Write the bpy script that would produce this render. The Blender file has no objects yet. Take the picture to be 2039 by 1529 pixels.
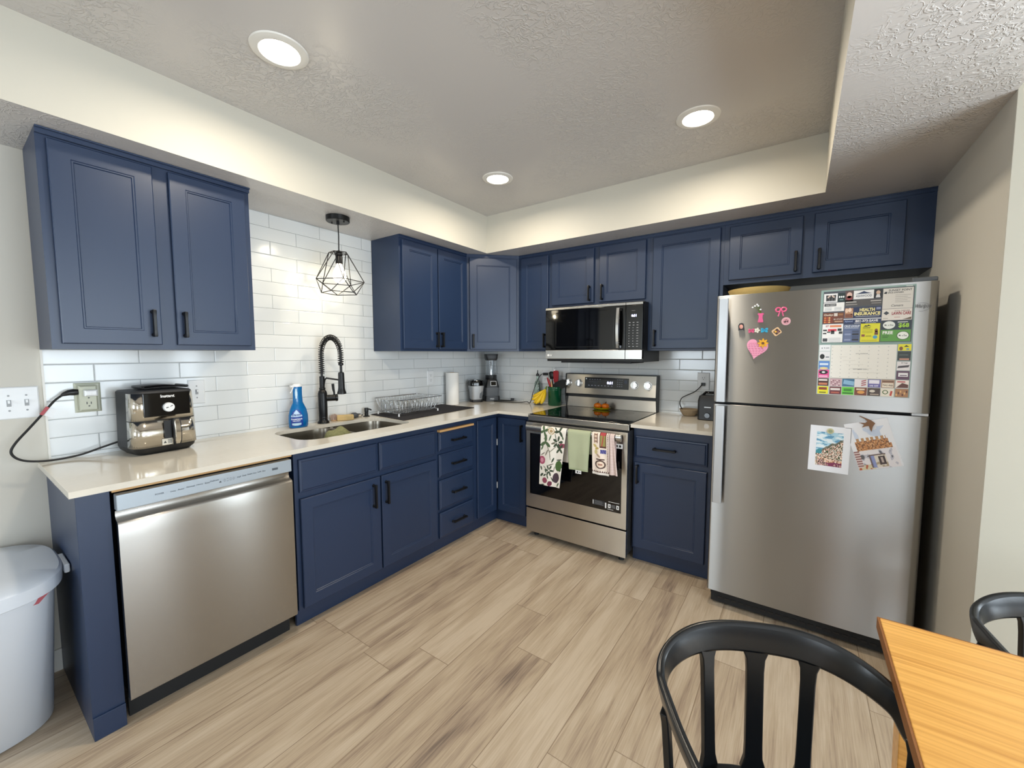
import bpy, bmesh, math, random
from math import sin, cos, pi, radians as rad, sqrt
from mathutils import Vector as V, Matrix, noise, geometry
C = bpy.context.scene.collection
random.seed(7)

# ---------------------------------------------------------------- colours and materials
def S(h, a=1.0):
    h = h.lstrip('#')
    if len(h) == 3: h = ''.join(c * 2 for c in h)
    o = []
    for i in (0, 2, 4):
        c = int(h[i:i+2], 16) / 255
        o.append(c / 12.92 if c <= .04045 else ((c + .055) / 1.055) ** 2.4)
    return (o[0], o[1], o[2], a)

def newmat(name):
    m = bpy.data.materials.new(name); m.use_nodes = True
    nt = m.node_tree
    return m, nt, nt.nodes['Principled BSDF']

def N(nt, kind, **kw):
    n = nt.nodes.new(kind)
    for k, v in kw.items():
        if k in n.inputs: n.inputs[k].default_value = v
        else: setattr(n, k, v)
    return n

def math_(nt, op, a, b=None, c=None):
    n = nt.nodes.new('ShaderNodeMath'); n.operation = op
    for i, x in enumerate((a, b, c)):
        if x is None: continue
        if isinstance(x, (int, float)): n.inputs[i].default_value = x
        else: nt.links.new(x, n.inputs[i])
    return n.outputs[0]

def mat(name, col, rough=.5, metal=0., bump=None, var=0., varscale=6., **kw):
    m, nt, b = newmat(name)
    col = S(col) if isinstance(col, str) else col
    b.inputs['Base Color'].default_value = col
    b.inputs['Roughness'].default_value = rough
    b.inputs['Metallic'].default_value = metal
    for k, v in kw.items():
        b.inputs[k.replace('_', ' ')].default_value = v
    tc = N(nt, 'ShaderNodeTexCoord')
    if var:
        n = N(nt, 'ShaderNodeTexNoise', Scale=varscale, Detail=3.)
        nt.links.new(tc.outputs['Object'], n.inputs['Vector'])
        mx = N(nt, 'ShaderNodeMix', data_type='RGBA')
        mx.inputs[6].default_value = tuple(c * (1 - var) for c in col[:3]) + (1,)
        mx.inputs[7].default_value = tuple(min(1, c * (1 + var)) for c in col[:3]) + (1,)
        nt.links.new(n.outputs[0], mx.inputs[0]); nt.links.new(mx.outputs[2], b.inputs['Base Color'])
    if bump:
        sc, st = bump[0], bump[1]
        n = N(nt, 'ShaderNodeTexNoise', Scale=sc, Detail=4.)
        nt.links.new(tc.outputs['Object'], n.inputs['Vector'])
        bp = N(nt, 'ShaderNodeBump', Strength=st, Distance=bump[2] if len(bump) > 2 else .002)
        nt.links.new(n.outputs[0], bp.inputs['Height']); nt.links.new(bp.outputs[0], b.inputs['Normal'])
    return m

def brushed(name, col, rough, direction='v', aniso=.75, grain=.035):
    """stainless steel brushed sideways: the gloss spreads up and down"""
    m, nt, b = newmat(name)
    b.inputs['Base Color'].default_value = S(col); b.inputs['Metallic'].default_value = 1.
    b.inputs['Roughness'].default_value = rough; b.inputs['Anisotropic'].default_value = aniso
    t = N(nt, 'ShaderNodeCombineXYZ')
    if direction == 'v': t.inputs[2].default_value = 1
    else: t.inputs[0].default_value = 1
    nt.links.new(t.outputs[0], b.inputs['Tangent'])
    tc = N(nt, 'ShaderNodeTexCoord'); mp = N(nt, 'ShaderNodeMapping')
    mp.inputs['Scale'].default_value = (3, 3, 400) if direction == 'v' else (400, 400, 3)
    n = N(nt, 'ShaderNodeTexNoise', Scale=1., Detail=2.)
    nt.links.new(tc.outputs['Object'], mp.inputs[0]); nt.links.new(mp.outputs[0], n.inputs['Vector'])
    r = math_(nt, 'MULTIPLY_ADD', n.outputs[0], grain * 2, rough - grain)
    nt.links.new(r, b.inputs['Roughness'])
    return m

def paint_bump(name, col, rough, spec=.5, strength=.35):
    """knock-down plaster: flat islands over a smooth ground"""
    m, nt, b = newmat(name)
    b.inputs['Base Color'].default_value = S(col); b.inputs['Roughness'].default_value = rough
    b.inputs['Specular IOR Level'].default_value = spec
    tc = N(nt, 'ShaderNodeTexCoord')
    n1 = N(nt, 'ShaderNodeTexNoise', Scale=34., Detail=3., Distortion=.9)
    n2 = N(nt, 'ShaderNodeTexNoise', Scale=2.2, Detail=1.)
    for n in (n1, n2): nt.links.new(tc.outputs['Object'], n.inputs['Vector'])
    d = math_(nt, 'ABSOLUTE', math_(nt, 'SUBTRACT', n1.outputs[0], .5))
    r = N(nt, 'ShaderNodeMapRange'); r.inputs[1].default_value = .0; r.inputs[2].default_value = .07
    r.inputs[3].default_value = 1.; r.inputs[4].default_value = 0.
    nt.links.new(d, r.inputs[0])
    k = N(nt, 'ShaderNodeMapRange'); k.inputs[1].default_value = .38; k.inputs[2].default_value = .62
    nt.links.new(n2.outputs[0], k.inputs[0])
    h = math_(nt, 'MULTIPLY', r.outputs[0], k.outputs[0])
    bp = N(nt, 'ShaderNodeBump', Strength=strength, Distance=.003)
    nt.links.new(h, bp.inputs['Height']); nt.links.new(bp.outputs[0], b.inputs['Normal'])
    return m

def tile_mat(name, axis):
    m, nt, b = newmat(name)
    tc = N(nt, 'ShaderNodeTexCoord'); sp = N(nt, 'ShaderNodeSeparateXYZ'); cb = N(nt, 'ShaderNodeCombineXYZ')
    nt.links.new(tc.outputs['Object'], sp.inputs[0])
    off = (2.762 + 3.06) if axis == 'y' else (3.06 - .003)
    nt.links.new(math_(nt, 'ADD', sp.outputs[1 if axis == 'y' else 0], off), cb.inputs[0])
    nt.links.new(math_(nt, 'SUBTRACT', sp.outputs[2], 1.3155 - .0773 * 6), cb.inputs[1])
    br = N(nt, 'ShaderNodeTexBrick', Scale=1.)
    br.offset = .5; br.inputs['Brick Width'].default_value = .306; br.inputs['Row Height'].default_value = .0773
    br.inputs['Mortar Size'].default_value = .0011; br.inputs['Mortar Smooth'].default_value = .1
    br.inputs['Color1'].default_value = S('#e2e5e6'); br.inputs['Color2'].default_value = S('#dde0e1')
    br.inputs['Mortar'].default_value = S('#959a9c')
    nt.links.new(cb.outputs[0], br.inputs['Vector'])
    nt.links.new(br.outputs['Color'], b.inputs['Base Color'])
    b2 = N(nt, 'ShaderNodeTexBrick', Scale=1.); b2.offset = .5
    b2.inputs['Brick Width'].default_value = .306; b2.inputs['Row Height'].default_value = .0773
    b2.inputs['Mortar Size'].default_value = .0042; b2.inputs['Mortar Smooth'].default_value = 1.
    nt.links.new(cb.outputs[0], b2.inputs['Vector'])
    n = N(nt, 'ShaderNodeTexNoise', Scale=9., Detail=1.); nt.links.new(tc.outputs['Object'], n.inputs['Vector'])
    h = math_(nt, 'ADD', math_(nt, 'MULTIPLY', b2.outputs['Fac'], -1.), math_(nt, 'MULTIPLY', n.outputs[0], .35))
    bp = N(nt, 'ShaderNodeBump', Strength=.5, Distance=.002)
    nt.links.new(h, bp.inputs['Height']); nt.links.new(bp.outputs[0], b.inputs['Normal'])
    b.inputs['Roughness'].default_value = .12
    return m

def floor_mat():
    m, nt, b = newmat('oak_plank_vinyl')
    W_, L_ = .1845, 1.22
    tc = N(nt, 'ShaderNodeTexCoord'); sp = N(nt, 'ShaderNodeSeparateXYZ')
    nt.links.new(tc.outputs['Object'], sp.inputs[0])
    xs = math_(nt, 'DIVIDE', math_(nt, 'SUBTRACT', sp.outputs[0], 1.174 - 20 * W_), W_)
    row = math_(nt, 'FLOOR', xs)
    wn = N(nt, 'ShaderNodeTexWhiteNoise', noise_dimensions='1D'); nt.links.new(row, wn.inputs['W'])
    ys = math_(nt, 'ADD', math_(nt, 'DIVIDE', math_(nt, 'ADD', sp.outputs[1], 30.), L_), math_(nt, 'MULTIPLY', wn.outputs[0], 5.))
    col = math_(nt, 'FLOOR', ys)
    idv = N(nt, 'ShaderNodeCombineXYZ'); nt.links.new(row, idv.inputs[0]); nt.links.new(col, idv.inputs[1])
    w2 = N(nt, 'ShaderNodeTexWhiteNoise', noise_dimensions='2D'); nt.links.new(idv.outputs[0], w2.inputs['Vector'])
    # seams
    fx = math_(nt, 'FRACT', xs); fy = math_(nt, 'FRACT', ys)
    ex = math_(nt, 'MULTIPLY', math_(nt, 'MINIMUM', fx, math_(nt, 'SUBTRACT', 1., fx)), W_)
    ey = math_(nt, 'MULTIPLY', math_(nt, 'MINIMUM', fy, math_(nt, 'SUBTRACT', 1., fy)), L_)
    e = math_(nt, 'MINIMUM', ex, ey)
    seam = N(nt, 'ShaderNodeMapRange'); seam.inputs[1].default_value = .0004; seam.inputs[2].default_value = .0022
    nt.links.new(e, seam.inputs[0])
    # grain
    gv = N(nt, 'ShaderNodeCombineXYZ')
    nt.links.new(math_(nt, 'MULTIPLY', sp.outputs[0], 22.), gv.inputs[0])
    nt.links.new(math_(nt, 'MULTIPLY', sp.outputs[1], 1.6), gv.inputs[1])
    nt.links.new(math_(nt, 'MULTIPLY', w2.outputs[0], 60.), gv.inputs[2])
    g1 = N(nt, 'ShaderNodeTexNoise', Scale=1., Detail=5., Roughness=.62, Distortion=.5); nt.links.new(gv.outputs[0], g1.inputs['Vector'])
    gv2 = N(nt, 'ShaderNodeCombineXYZ')
    nt.links.new(math_(nt, 'MULTIPLY', sp.outputs[0], 210.), gv2.inputs[0])
    nt.links.new(math_(nt, 'MULTIPLY', sp.outputs[1], 6.), gv2.inputs[1])
    nt.links.new(math_(nt, 'MULTIPLY', w2.outputs[0], 90.), gv2.inputs[2])
    g2 = N(nt, 'ShaderNodeTexNoise', Scale=1., Detail=3.); nt.links.new(gv2.outputs[0], g2.inputs['Vector'])
    gv3 = N(nt, 'ShaderNodeCombineXYZ')
    nt.links.new(math_(nt, 'MULTIPLY', sp.outputs[0], 8.), gv3.inputs[0])
    nt.links.new(math_(nt, 'MULTIPLY', sp.outputs[1], 1.3), gv3.inputs[1])
    nt.links.new(math_(nt, 'MULTIPLY', w2.outputs[0], 33.), gv3.inputs[2])
    g3 = N(nt, 'ShaderNodeTexNoise', Scale=1., Detail=2., Distortion=1.5); nt.links.new(gv3.outputs[0], g3.inputs['Vector'])
    f = math_(nt, 'ADD', math_(nt, 'MULTIPLY', g1.outputs[0], .52), math_(nt, 'MULTIPLY', g2.outputs[0], .30))
    f = math_(nt, 'ADD', f, math_(nt, 'MULTIPLY', g3.outputs[0], .33))
    f = math_(nt, 'ADD', f, math_(nt, 'MULTIPLY', math_(nt, 'SUBTRACT', w2.outputs[0], .5), .10))
    rp = N(nt, 'ShaderNodeValToRGB')
    el = rp.color_ramp.elements
    el[0].position = .36; el[0].color = S('#76665a'); el[1].position = .70; el[1].color = S('#cbbaa4')
    x = el.new(.46); x.color = S('#a38f7b'); x = el.new(.56); x.color = S('#b9a68e')
    nt.links.new(f, rp.inputs[0])
    mx = N(nt, 'ShaderNodeMix', data_type='RGBA'); mx.inputs[6].default_value = S('#8a7660')
    nt.links.new(seam.outputs[0], mx.inputs[0]); nt.links.new(rp.outputs[0], mx.inputs[7])
    nt.links.new(mx.outputs[2], b.inputs['Base Color'])
    h = math_(nt, 'ADD', math_(nt, 'MULTIPLY', seam.outputs[0], 1.), math_(nt, 'MULTIPLY', g2.outputs[0], .25))
    bp = N(nt, 'ShaderNodeBump', Strength=.25, Distance=.0015)
    nt.links.new(h, bp.inputs['Height']); nt.links.new(bp.outputs[0], b.inputs['Normal'])
    b.inputs['Roughness'].default_value = .42
    return m

def pine_mat(name, c0, c1, along='x', rough=.35):
    m, nt, b = newmat(name)
    tc = N(nt, 'ShaderNodeTexCoord'); mp = N(nt, 'ShaderNodeMapping')
    mp.inputs['Scale'].default_value = (1.2, 46, 46) if along == 'x' else (26, 1.4, 26) if along == 'y' else (26, 26, 1.4)
    nt.links.new(tc.outputs['Object'], mp.inputs[0])
    n = N(nt, 'ShaderNodeTexNoise', Scale=1., Detail=4., Distortion=1.1); nt.links.new(mp.outputs[0], n.inputs['Vector'])
    n2 = N(nt, 'ShaderNodeTexNoise', Scale=2.6, Detail=3., Distortion=.4); nt.links.new(mp.outputs[0], n2.inputs['Vector'])
    f = math_(nt, 'ADD', math_(nt, 'MULTIPLY', n.outputs[0], .6), math_(nt, 'MULTIPLY', n2.outputs[0], .4))
    rp = N(nt, 'ShaderNodeValToRGB'); el = rp.color_ramp.elements
    el[0].position = .3; el[0].color = S(c0); el[1].position = .58; el[1].color = S(c1)
    nt.links.new(f, rp.inputs[0]); nt.links.new(rp.outputs[0], b.inputs['Base Color'])
    b.inputs['Roughness'].default_value = rough
    return m

def emit(name, col, strength):
    m, nt, b = newmat(name)
    b.inputs['Base Color'].default_value = S(col)
    b.inputs['Emission Color'].default_value = S(col); b.inputs['Emission Strength'].default_value = strength
    return m

def glass(name, col='#ffffff', rough=.0, ior=1.45):
    m, nt, b = newmat(name)
    b.inputs['Base Color'].default_value = S(col); b.inputs['Roughness'].default_value = rough
    b.inputs['Transmission Weight'].default_value = 1.; b.inputs['IOR'].default_value = ior
    return m

def print_mat(name, rough=.45, bump=0.):
    m, nt, b = newmat(name)
    a = N(nt, 'ShaderNodeAttribute', attribute_name='Col'); nt.links.new(a.outputs['Color'], b.inputs['Base Color'])
    b.inputs['Roughness'].default_value = rough
    if bump:
        tc = N(nt, 'ShaderNodeTexCoord'); n = N(nt, 'ShaderNodeTexNoise', Scale=420., Detail=2.)
        nt.links.new(tc.outputs['Object'], n.inputs['Vector'])
        bp = N(nt, 'ShaderNodeBump', Strength=bump, Distance=.002)
        nt.links.new(n.outputs[0], bp.inputs['Height']); nt.links.new(bp.outputs[0], b.inputs['Normal'])
    return m

M = dict(
    wall=mat('wall_paint', '#cbc7bd', .6, bump=(60, .05)),
    wall2=mat('wall_paint_toned_down', '#aaa597', .6, bump=(60, .05)),  # same wall paint, colour darkened to hold down the strong window light
    soffit=mat('soffit_paint', '#cbc7bb', .55, bump=(60, .05)),
    ceil=paint_bump('knockdown_ceiling', '#c9c6c4', .30, .55, .6),
    floor=floor_mat(),
    tileL=tile_mat('subway_tile_side', 'y'), tileB=tile_mat('subway_tile_back', 'x'),
    navy=mat('navy_cabinet_paint', '#223350', .38, bump=(220, .06, .001), var=.05, varscale=3),
    navyin=mat('navy_shadow_gap', '#141b28', .6),
    black=mat('matte_black_metal', '#0b0c0f', .38, .2),
    blackp=mat('black_plastic', '#101114', .42),
    blackg=mat('black_gloss', '#050506', .05),
    blackglass=mat('black_glass', '#050507', .04, Specular_IOR_Level=.6),
    rubber=mat('dark_rubber', '#17181a', .8),
    quartz=mat('quartz_top', '#d8d2c6', .1, var=.03, varscale=40),
    steel=brushed('brushed_steel', '#cbc7c0', .28, aniso=1., grain=.012),
    steeldw=brushed('brushed_steel_dishwasher', '#a5a29d', .27, aniso=1., grain=.004),
    steelf=brushed('brushed_steel_fridge', '#a8a7a5', .37, aniso=1., grain=.012),
    steelh=brushed('brushed_steel_flat', '#b5b2ac', .25, 'h'),
    steeld=mat('steel_sink', '#8d867b', .28, 1.),
    chrome=mat('chrome', '#d8d8d8', .08, 1.),
    polish=mat('polished_steel', '#d0cabf', .13, 1.),
    silver=mat('silver_plastic', '#b9bcc0', .35, .6),
    dwpanel=mat('control_strip', '#aab4bd', .35, .35),
    grey=mat('grey_plastic', '#5a5e63', .5),
    dark=mat('dark_grey', '#2a2b2e', .55),
    fridgeside=mat('fridge_side_grey', '#3b3a39', .45, bump=(300, .1)),
    white=mat('white_plastic', '#e6e8ea', .35),
    ivory=mat('ivory_plastic', '#b9bba8', .4),
    slotg=mat('switch_slot_grey', '#9b9ea1', .5), binw=mat('bin_plastic', '#d3dae4', .38, bump=(120, .04)),
    paper=mat('paper_towel', '#eceae6', .9, bump=(90, .3)),
    mat_=mat('drying_mat_cloth', '#1c191e', .95, bump=(260, .5)),
    rawwood=pine_mat('raw_pine_edge', '#b98a54', '#dcb27a', 'y', .6),
    table=pine_mat('orange_pine', '#c0853c', '#e6ad5c', 'x', .3),
    tablee=mat('table_edge', '#8a5626', .6, bump=(90, .3)),
    pr=print_mat('print_ink', .4), cloth=print_mat('printed_cloth', .95, .4), gloss=print_mat('print_gloss', .25),
    green=mat('crock_green_glaze', '#0e4a2e', .12),
    bag=mat('red_bag_film', '#b05a62', .5), red=mat('red_silicone', '#a01622', .4), pink=mat('pink_enamel', '#e2608c', .3),
    blue=mat('blue_plastic', '#0f6cae', .14), taupe=mat('taupe_side_laminate', '#77736a', .5, bump=(120, .04)), yellow=mat('yellow_glaze', '#d9c81e', .25),
    orange=mat('orange_glaze', '#e07414', .25), banana=mat('banana_skin', '#dfb81a', .45, var=.12, varscale=30),
    brown=mat('brown_tip', '#3a2a16', .7), olive=mat('leaf_green', '#5a7a20', .5),
    glass=glass('clear_glass', '#e8f5ee'), plastic=glass('clear_plastic', '#f4f6f8', .05, 1.3),
    bluel=glass('blue_liquid_plastic', '#2290cc', .05, 1.3),
    sponge=mat('scrub_sponge', '#cdb07a', .95, bump=(150, .8, .004)), wood=mat('brush_wood', '#c9a070', .6),
    wool=mat('steel_wool', '#50545a', .6, .4, bump=(200, .9, .004)),
    clothg=mat('green_dishcloth', '#7d7d55', .95, bump=(170, 1., .006), var=.25, varscale=60),
    clay=mat('woven_clay', '#a8957a', .9, bump=(160, .8, .003)), wicker=mat('wicker_yellow', '#f0cc80', .7, bump=(200, .6, .002)),
    plastblack=mat('chair_plastic', '#0b0f13', .28, bump=(180, .08, .001)),
    lamp=emit('led_diffuser', '#fff3df', 14.), bulb=emit('bulb_filament_glow', '#fff0d2', 9.),
    digit=emit('clock_digits', '#c8ccff', 5.),
    trimw=mat('white_trim', '#e4e2dc', .4), sky=None,
)

# ---------------------------------------------------------------- mesh builder
class B:
    def __init__(s): s.v = []; s.f = []; s.m = []; s.c = []
    def add(s, vs, fs, mi=0, col=None):
        o = len(s.v); s.v += [tuple(p) for p in vs]
        for f in fs:
            s.f.append([i + o for i in f]); s.m.append(mi); s.c.append(col or (1, 1, 1, 1))
        return s
    def box(s, x0, x1, y0, y1, z0, z1, mi=0, col=None):
        x0, x1 = sorted((x0, x1)); y0, y1 = sorted((y0, y1)); z0, z1 = sorted((z0, z1))
        vs = [(x, y, z) for z in (z0, z1) for y in (y0, y1) for x in (x0, x1)]
        return s.add(vs, [(0, 2, 3, 1), (4, 5, 7, 6), (0, 1, 5, 4), (1, 3, 7, 5), (3, 2, 6, 7), (2, 0, 4, 6)], mi, col)
    def obox(s, c, a, b, n, ha, hb, hn, mi=0, col=None):
        c, a, b, n = V(c), V(a), V(b), V(n)
        vs = [c + a * (i * ha) + b * (j * hb) + n * (k * hn) for k in (-1, 1) for j in (-1, 1) for i in (-1, 1)]
        return s.add(vs, [(0, 2, 3, 1), (4, 5, 7, 6), (0, 1, 5, 4), (1, 3, 7, 5), (3, 2, 6, 7), (2, 0, 4, 6)], mi, col)
    def loft(s, rings, mi=0, cap0=True, cap1=True, closed=True, col=None):
        n = len(rings[0]); vs = [p for r in rings for p in r]; fs = []
        for k in range(len(rings) - 1):
            for i in range(n if closed else n - 1):
                j = (i + 1) % n
                fs.append((k * n + i, k * n + j, (k + 1) * n + j, (k + 1) * n + i))
        if cap0: fs.append(tuple(range(n))[::-1])
        if cap1: fs.append(tuple(range((len(rings) - 1) * n, len(rings) * n)))
        return s.add(vs, fs, mi, col)
    def cyl(s, p0, p1, r0, r1=None, n=20, mi=0, col=None):
        p0, p1 = V(p0), V(p1); r1 = r0 if r1 is None else r1
        d = (p1 - p0).normalized(); a = d.orthogonal().normalized(); b = d.cross(a)
        R = [[p + (a * cos(t) + b * sin(t)) * r for t in (2 * pi * i / n for i in range(n))] for p, r in ((p0, r0), (p1, r1))]
        return s.loft(R, mi, col=col)
    def lathe(s, prof, c=(0, 0, 0), n=28, mi=0, sx=1., sy=1., cap0=True, cap1=True, col=None):
        c = V(c)
        R = [[c + V((r * cos(2 * pi * i / n) * sx, r * sin(2 * pi * i / n) * sy, z)) for i in range(n)] for r, z in prof]
        return s.loft(R, mi, cap0, cap1, col=col)
    def tube(s, pts, r, n=8, mi=0, closed=False, col=None, flat=1.):
        pts = [V(p) for p in pts]; m = len(pts); R = []
        t0 = (pts[1] - pts[0]).normalized(); a = t0.orthogonal().normalized()
        for i, p in enumerate(pts):
            q0 = pts[i - 1] if (i or closed) else pts[0]; q1 = pts[(i + 1) % m] if (i < m - 1 or closed) else pts[-1]
            t = (q1 - q0).normalized(); a = (a - t * a.dot(t)).normalized(); b = t.cross(a)
            rr = r[i] if isinstance(r, (list, tuple)) else r
            R.append([p + (a * cos(2 * pi * k / n) + b * sin(2 * pi * k / n) * flat) * rr for k in range(n)])
        if closed: R.append(R[0]); return s.loft(R, mi, False, False, col=col)
        return s.loft(R, mi, col=col)
    def ball(s, c, r, n=16, mi=0, col=None):
        c = V(c); r = (r, r, r) if isinstance(r, (int, float)) else r
        R = []
        for k in range(1, n // 2):
            a = pi * k / (n // 2)
            R.append([c + V((r[0] * sin(a) * cos(2 * pi * i / n), r[1] * sin(a) * sin(2 * pi * i / n), -r[2] * cos(a))) for i in range(n)])
        return s.loft(R, mi, col=col)
    def prism(s, poly, f, d0, d1, mi=0, col=None):
        """poly: 2-D outline; f(u, v, d) -> point"""
        return s.loft([[f(u, v, d) for u, v in poly] for d in (d0, d1)], mi, col=col)
    def rings(s, f, w, h, prof, mi=0, back=True):
        """nested rectangles: prof = [(inset, depth)...], mapped by f(u, v, d)"""
        R = []
        for i, d in prof:
            R.append([f(i, i, d), f(w - i, i, d), f(w - i, h - i, d), f(i, h - i, d)])
        return s.loft(R, mi, back, True)
    def grid(s, f, nu, nv, colf=None, mi=0):
        o = len(s.v)
        for j in range(nv + 1):
            for i in range(nu + 1): s.v.append(tuple(f(i / nu, j / nv)))
        for j in range(nv):
            for i in range(nu):
                a = o + j * (nu + 1) + i
                s.f.append([a, a + 1, a + nu + 2, a + nu + 1]); s.m.append(mi)
                s.c.append(colf((i + .5) / nu, (j + .5) / nv) if colf else (1, 1, 1, 1))
        return s

def total_loc(p):
    l = V((0, 0, 0))
    while p is not None: l += p.location; p = p.parent
    return l

def obj(name, b, mats, parent=None, bevel=0, smooth=True, local=False, angle=35, solid=0, sub=0):
    off = V((0, 0, 0)) if (local or parent is None) else total_loc(parent)
    me = bpy.data.meshes.new(name)
    me.from_pydata([tuple(V(p) - off) for p in b.v], [], b.f)
    mats = mats if isinstance(mats, (list, tuple)) else [mats]
    for m in mats: me.materials.append(M[m] if isinstance(m, str) else m)
    me.polygons.foreach_set('material_index', b.m)
    if any(c != (1, 1, 1, 1) for c in b.c):
        at = me.color_attributes.new('Col', 'FLOAT_COLOR', 'CORNER'); data = []
        for f, c in zip(b.f, b.c): data += list(c) * len(f)
        at.data.foreach_set('color', data)
    bm = bmesh.new(); bm.from_mesh(me)
    bmesh.ops.recalc_face_normals(bm, faces=bm.faces)
    if smooth:
        for f in bm.faces: f.smooth = True
        ca = rad(angle)
        for e in bm.edges:
            if len(e.link_faces) == 2 and e.calc_face_angle(0) > ca: e.smooth = False
    bm.to_mesh(me); bm.free()
    o = bpy.data.objects.new(name, me); C.objects.link(o)
    if parent is not None: o.parent = parent
    if bevel:
        md = o.modifiers.new('bevel', 'BEVEL'); md.width = bevel; md.segments = 2
        md.limit_method = 'ANGLE'; md.angle_limit = rad(40); md.harden_normals = True
    if solid:
        md = o.modifiers.new('solid', 'SOLIDIFY'); md.thickness = solid; md.offset = 0
    if sub:
        md = o.modifiers.new('sub', 'SUBSURF'); md.levels = sub; md.render_levels = sub
    return o

def thing(name, label, cat, loc=(0, 0, 0), rotz=0, group=None):
    o = bpy.data.objects.new(name, None); C.objects.link(o)
    o.location = loc; o.rotation_euler = (0, 0, rotz); o.empty_display_size = .05
    o['label'] = label; o['category'] = cat
    if group: o['group'] = group
    return o
def tag(o, label, cat, group=None):
    o['label'] = label; o['category'] = cat
    if group: o['group'] = group
    return o
def struct(o): o['kind'] = 'structure'; return o
def dup(root, loc, rotz=None, label=None, group=None):
    r = root.copy(); C.objects.link(r); r.location = loc
    if rotz is not None: r.rotation_euler = (0, 0, rotz)
    if label: r['label'] = label
    if group: r['group'] = group
    for ch in list(root.children):
        c = ch.copy(); C.objects.link(c); c.parent = r
        for g in list(ch.children):
            d = g.copy(); C.objects.link(d); d.parent = c
    return r

# ---------------------------------------------------------------- flat prints and lettering
_tc = {}
def text_mesh(s, bold=0.):
    k = (s, bold)
    if k in _tc: return _tc[k]
    cu = bpy.data.curves.new('t', 'FONT'); cu.body = s; cu.resolution_u = 2; cu.offset = bold
    o = bpy.data.objects.new('t', cu); C.objects.link(o)
    bpy.context.view_layer.update()
    me = bpy.data.meshes.new_from_object(o.evaluated_get(bpy.context.evaluated_depsgraph_get()))
    vs = [(v.co.x, v.co.y) for v in me.vertices]; fs = [tuple(p.vertices) for p in me.polygons]
    bpy.data.objects.remove(o); bpy.data.curves.remove(cu); bpy.data.meshes.remove(me)
    if not vs: vs = [(0, 0), (1, 0), (1, 1)]; fs = []
    x0 = min(v[0] for v in vs); x1 = max(v[0] for v in vs); y0 = min(v[1] for v in vs); y1 = max(v[1] for v in vs)
    vs = [((x - x0) / max(1e-6, x1 - x0), (y - y0) / max(1e-6, y1 - y0)) for x, y in vs]
    _tc[k] = (vs, fs); return _tc[k]

class Ink(B):
    """prints on a flat face: f(u, v, d) -> point, d = height above the face"""
    def __init__(s, f, step=.0004): super().__init__(); s.map = f; s.step = step
    def P(s, u, v, L): return s.map(u, v, s.step * L)
    def rect(s, u0, v0, u1, v1, c, L=1, mi=0):
        c = S(c) if isinstance(c, str) else c
        s.add([s.P(u0, v0, L), s.P(u1, v0, L), s.P(u1, v1, L), s.P(u0, v1, L)], [(0, 1, 2, 3)], mi, c); return s
    def poly(s, pts, c, L=1, mi=0):
        c = S(c) if isinstance(c, str) else c
        s.add([s.P(u, v, L) for u, v in pts], [tuple(range(len(pts)))], mi, c); return s
    def disc(s, u, v, ru, rv, c, L=1, n=18, mi=0):
        return s.poly([(u + ru * cos(2 * pi * i / n), v + rv * sin(2 * pi * i / n)) for i in range(n)], c, L, mi)
    def text(s, t, u0, v0, u1, v1, c, L=2, bold=0., mi=0, slant=0.):
        c = S(c) if isinstance(c, str) else c
        vs, fs = text_mesh(t, bold)
        s.add([s.P(u0 + x * (u1 - u0) + slant * y * (v1 - v0), v0 + y * (v1 - v0), L) for x, y in vs], fs, mi, c); return s

# face maps: wall at x = x0 facing +x (u runs +y), wall at y = y0 facing -y (u runs +x)
def FX(x0, y0, z0): return lambda u, v, d: (x0 + d, y0 + u, z0 + v)
def FY(y0, x0, z0): return lambda u, v, d: (x0 + u, y0 - d, z0 + v)
def FZ(z0, x0, y0, a=0.): return lambda u, v, d: (x0 + u * cos(a) - v * sin(a), y0 + u * sin(a) + v * cos(a), z0 + d)
def F3(o, a, b, n):
    o, a, b, n = V(o), V(a).normalized(), V(b).normalized(), V(n).normalized()
    return lambda u, v, d: tuple(o + a * u + b * v + n * d)
# ================================================================ the room
ZS, ZC = 2.1676, 2.4584
SL, SB, SR, XR = .4525, -.5295, 2.631, 3.075
YF, XE, YS = -4.1, 5.0, -6.2
WW = (.25, 1.25, .8, 2.1); NW = (3.80, 4.80, .55, 2.1); EW = (-3.8, -1.56, .06, 2.1); SW = (3.25, 4.4, .3, 2.1)
b = B().box(-.1, XE + .1, YS - .1, .1, -.06, 0); struct(obj('floor', b, 'floor', smooth=False))
b = B()
def cbox(*a):
    k = len(b.m); b.box(*a)
    for i in range(6): b.m[k + i] = 1
    b.m[k] = 0
cbox(-.1, XE + .1, YS - .1, .1, ZC, ZC + .05)
cbox(0, SL, YF, 0, ZS, ZC); cbox(SL, SR, SB, 0, ZS, ZC); cbox(SR, XR, YF, 0, ZS, ZC); cbox(0, XR, YF - .4, YF, ZS, ZC)
struct(obj('ceiling', b, ['ceil', 'soffit'], smooth=False))
struct(obj('wall_left', B().box(-.1, 0, YS, .1, 0, ZC), 'wall', smooth=False))
struct(obj('wall_back', B().box(0, XR, 0, .1, 0, ZC), 'wall', smooth=False))
struct(obj('wall_right', B().box(XR, XR + .1, -1.2, .1, 0, ZC), 'wall', smooth=False))
struct(obj('wall_dining', B().box(XR + .1, NW[0], -1.2, -1.1, 0, ZC).box(NW[1], XE, -1.2, -1.1, 0, ZC).box(NW[0], NW[1], -1.2, -1.1, 0, NW[2]).box(NW[0], NW[1], -1.2, -1.1, NW[3], ZC).box(XR + .0005, XR + .1, -1.2015, -1.2, 0, ZC), 'wall2', smooth=False))
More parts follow.
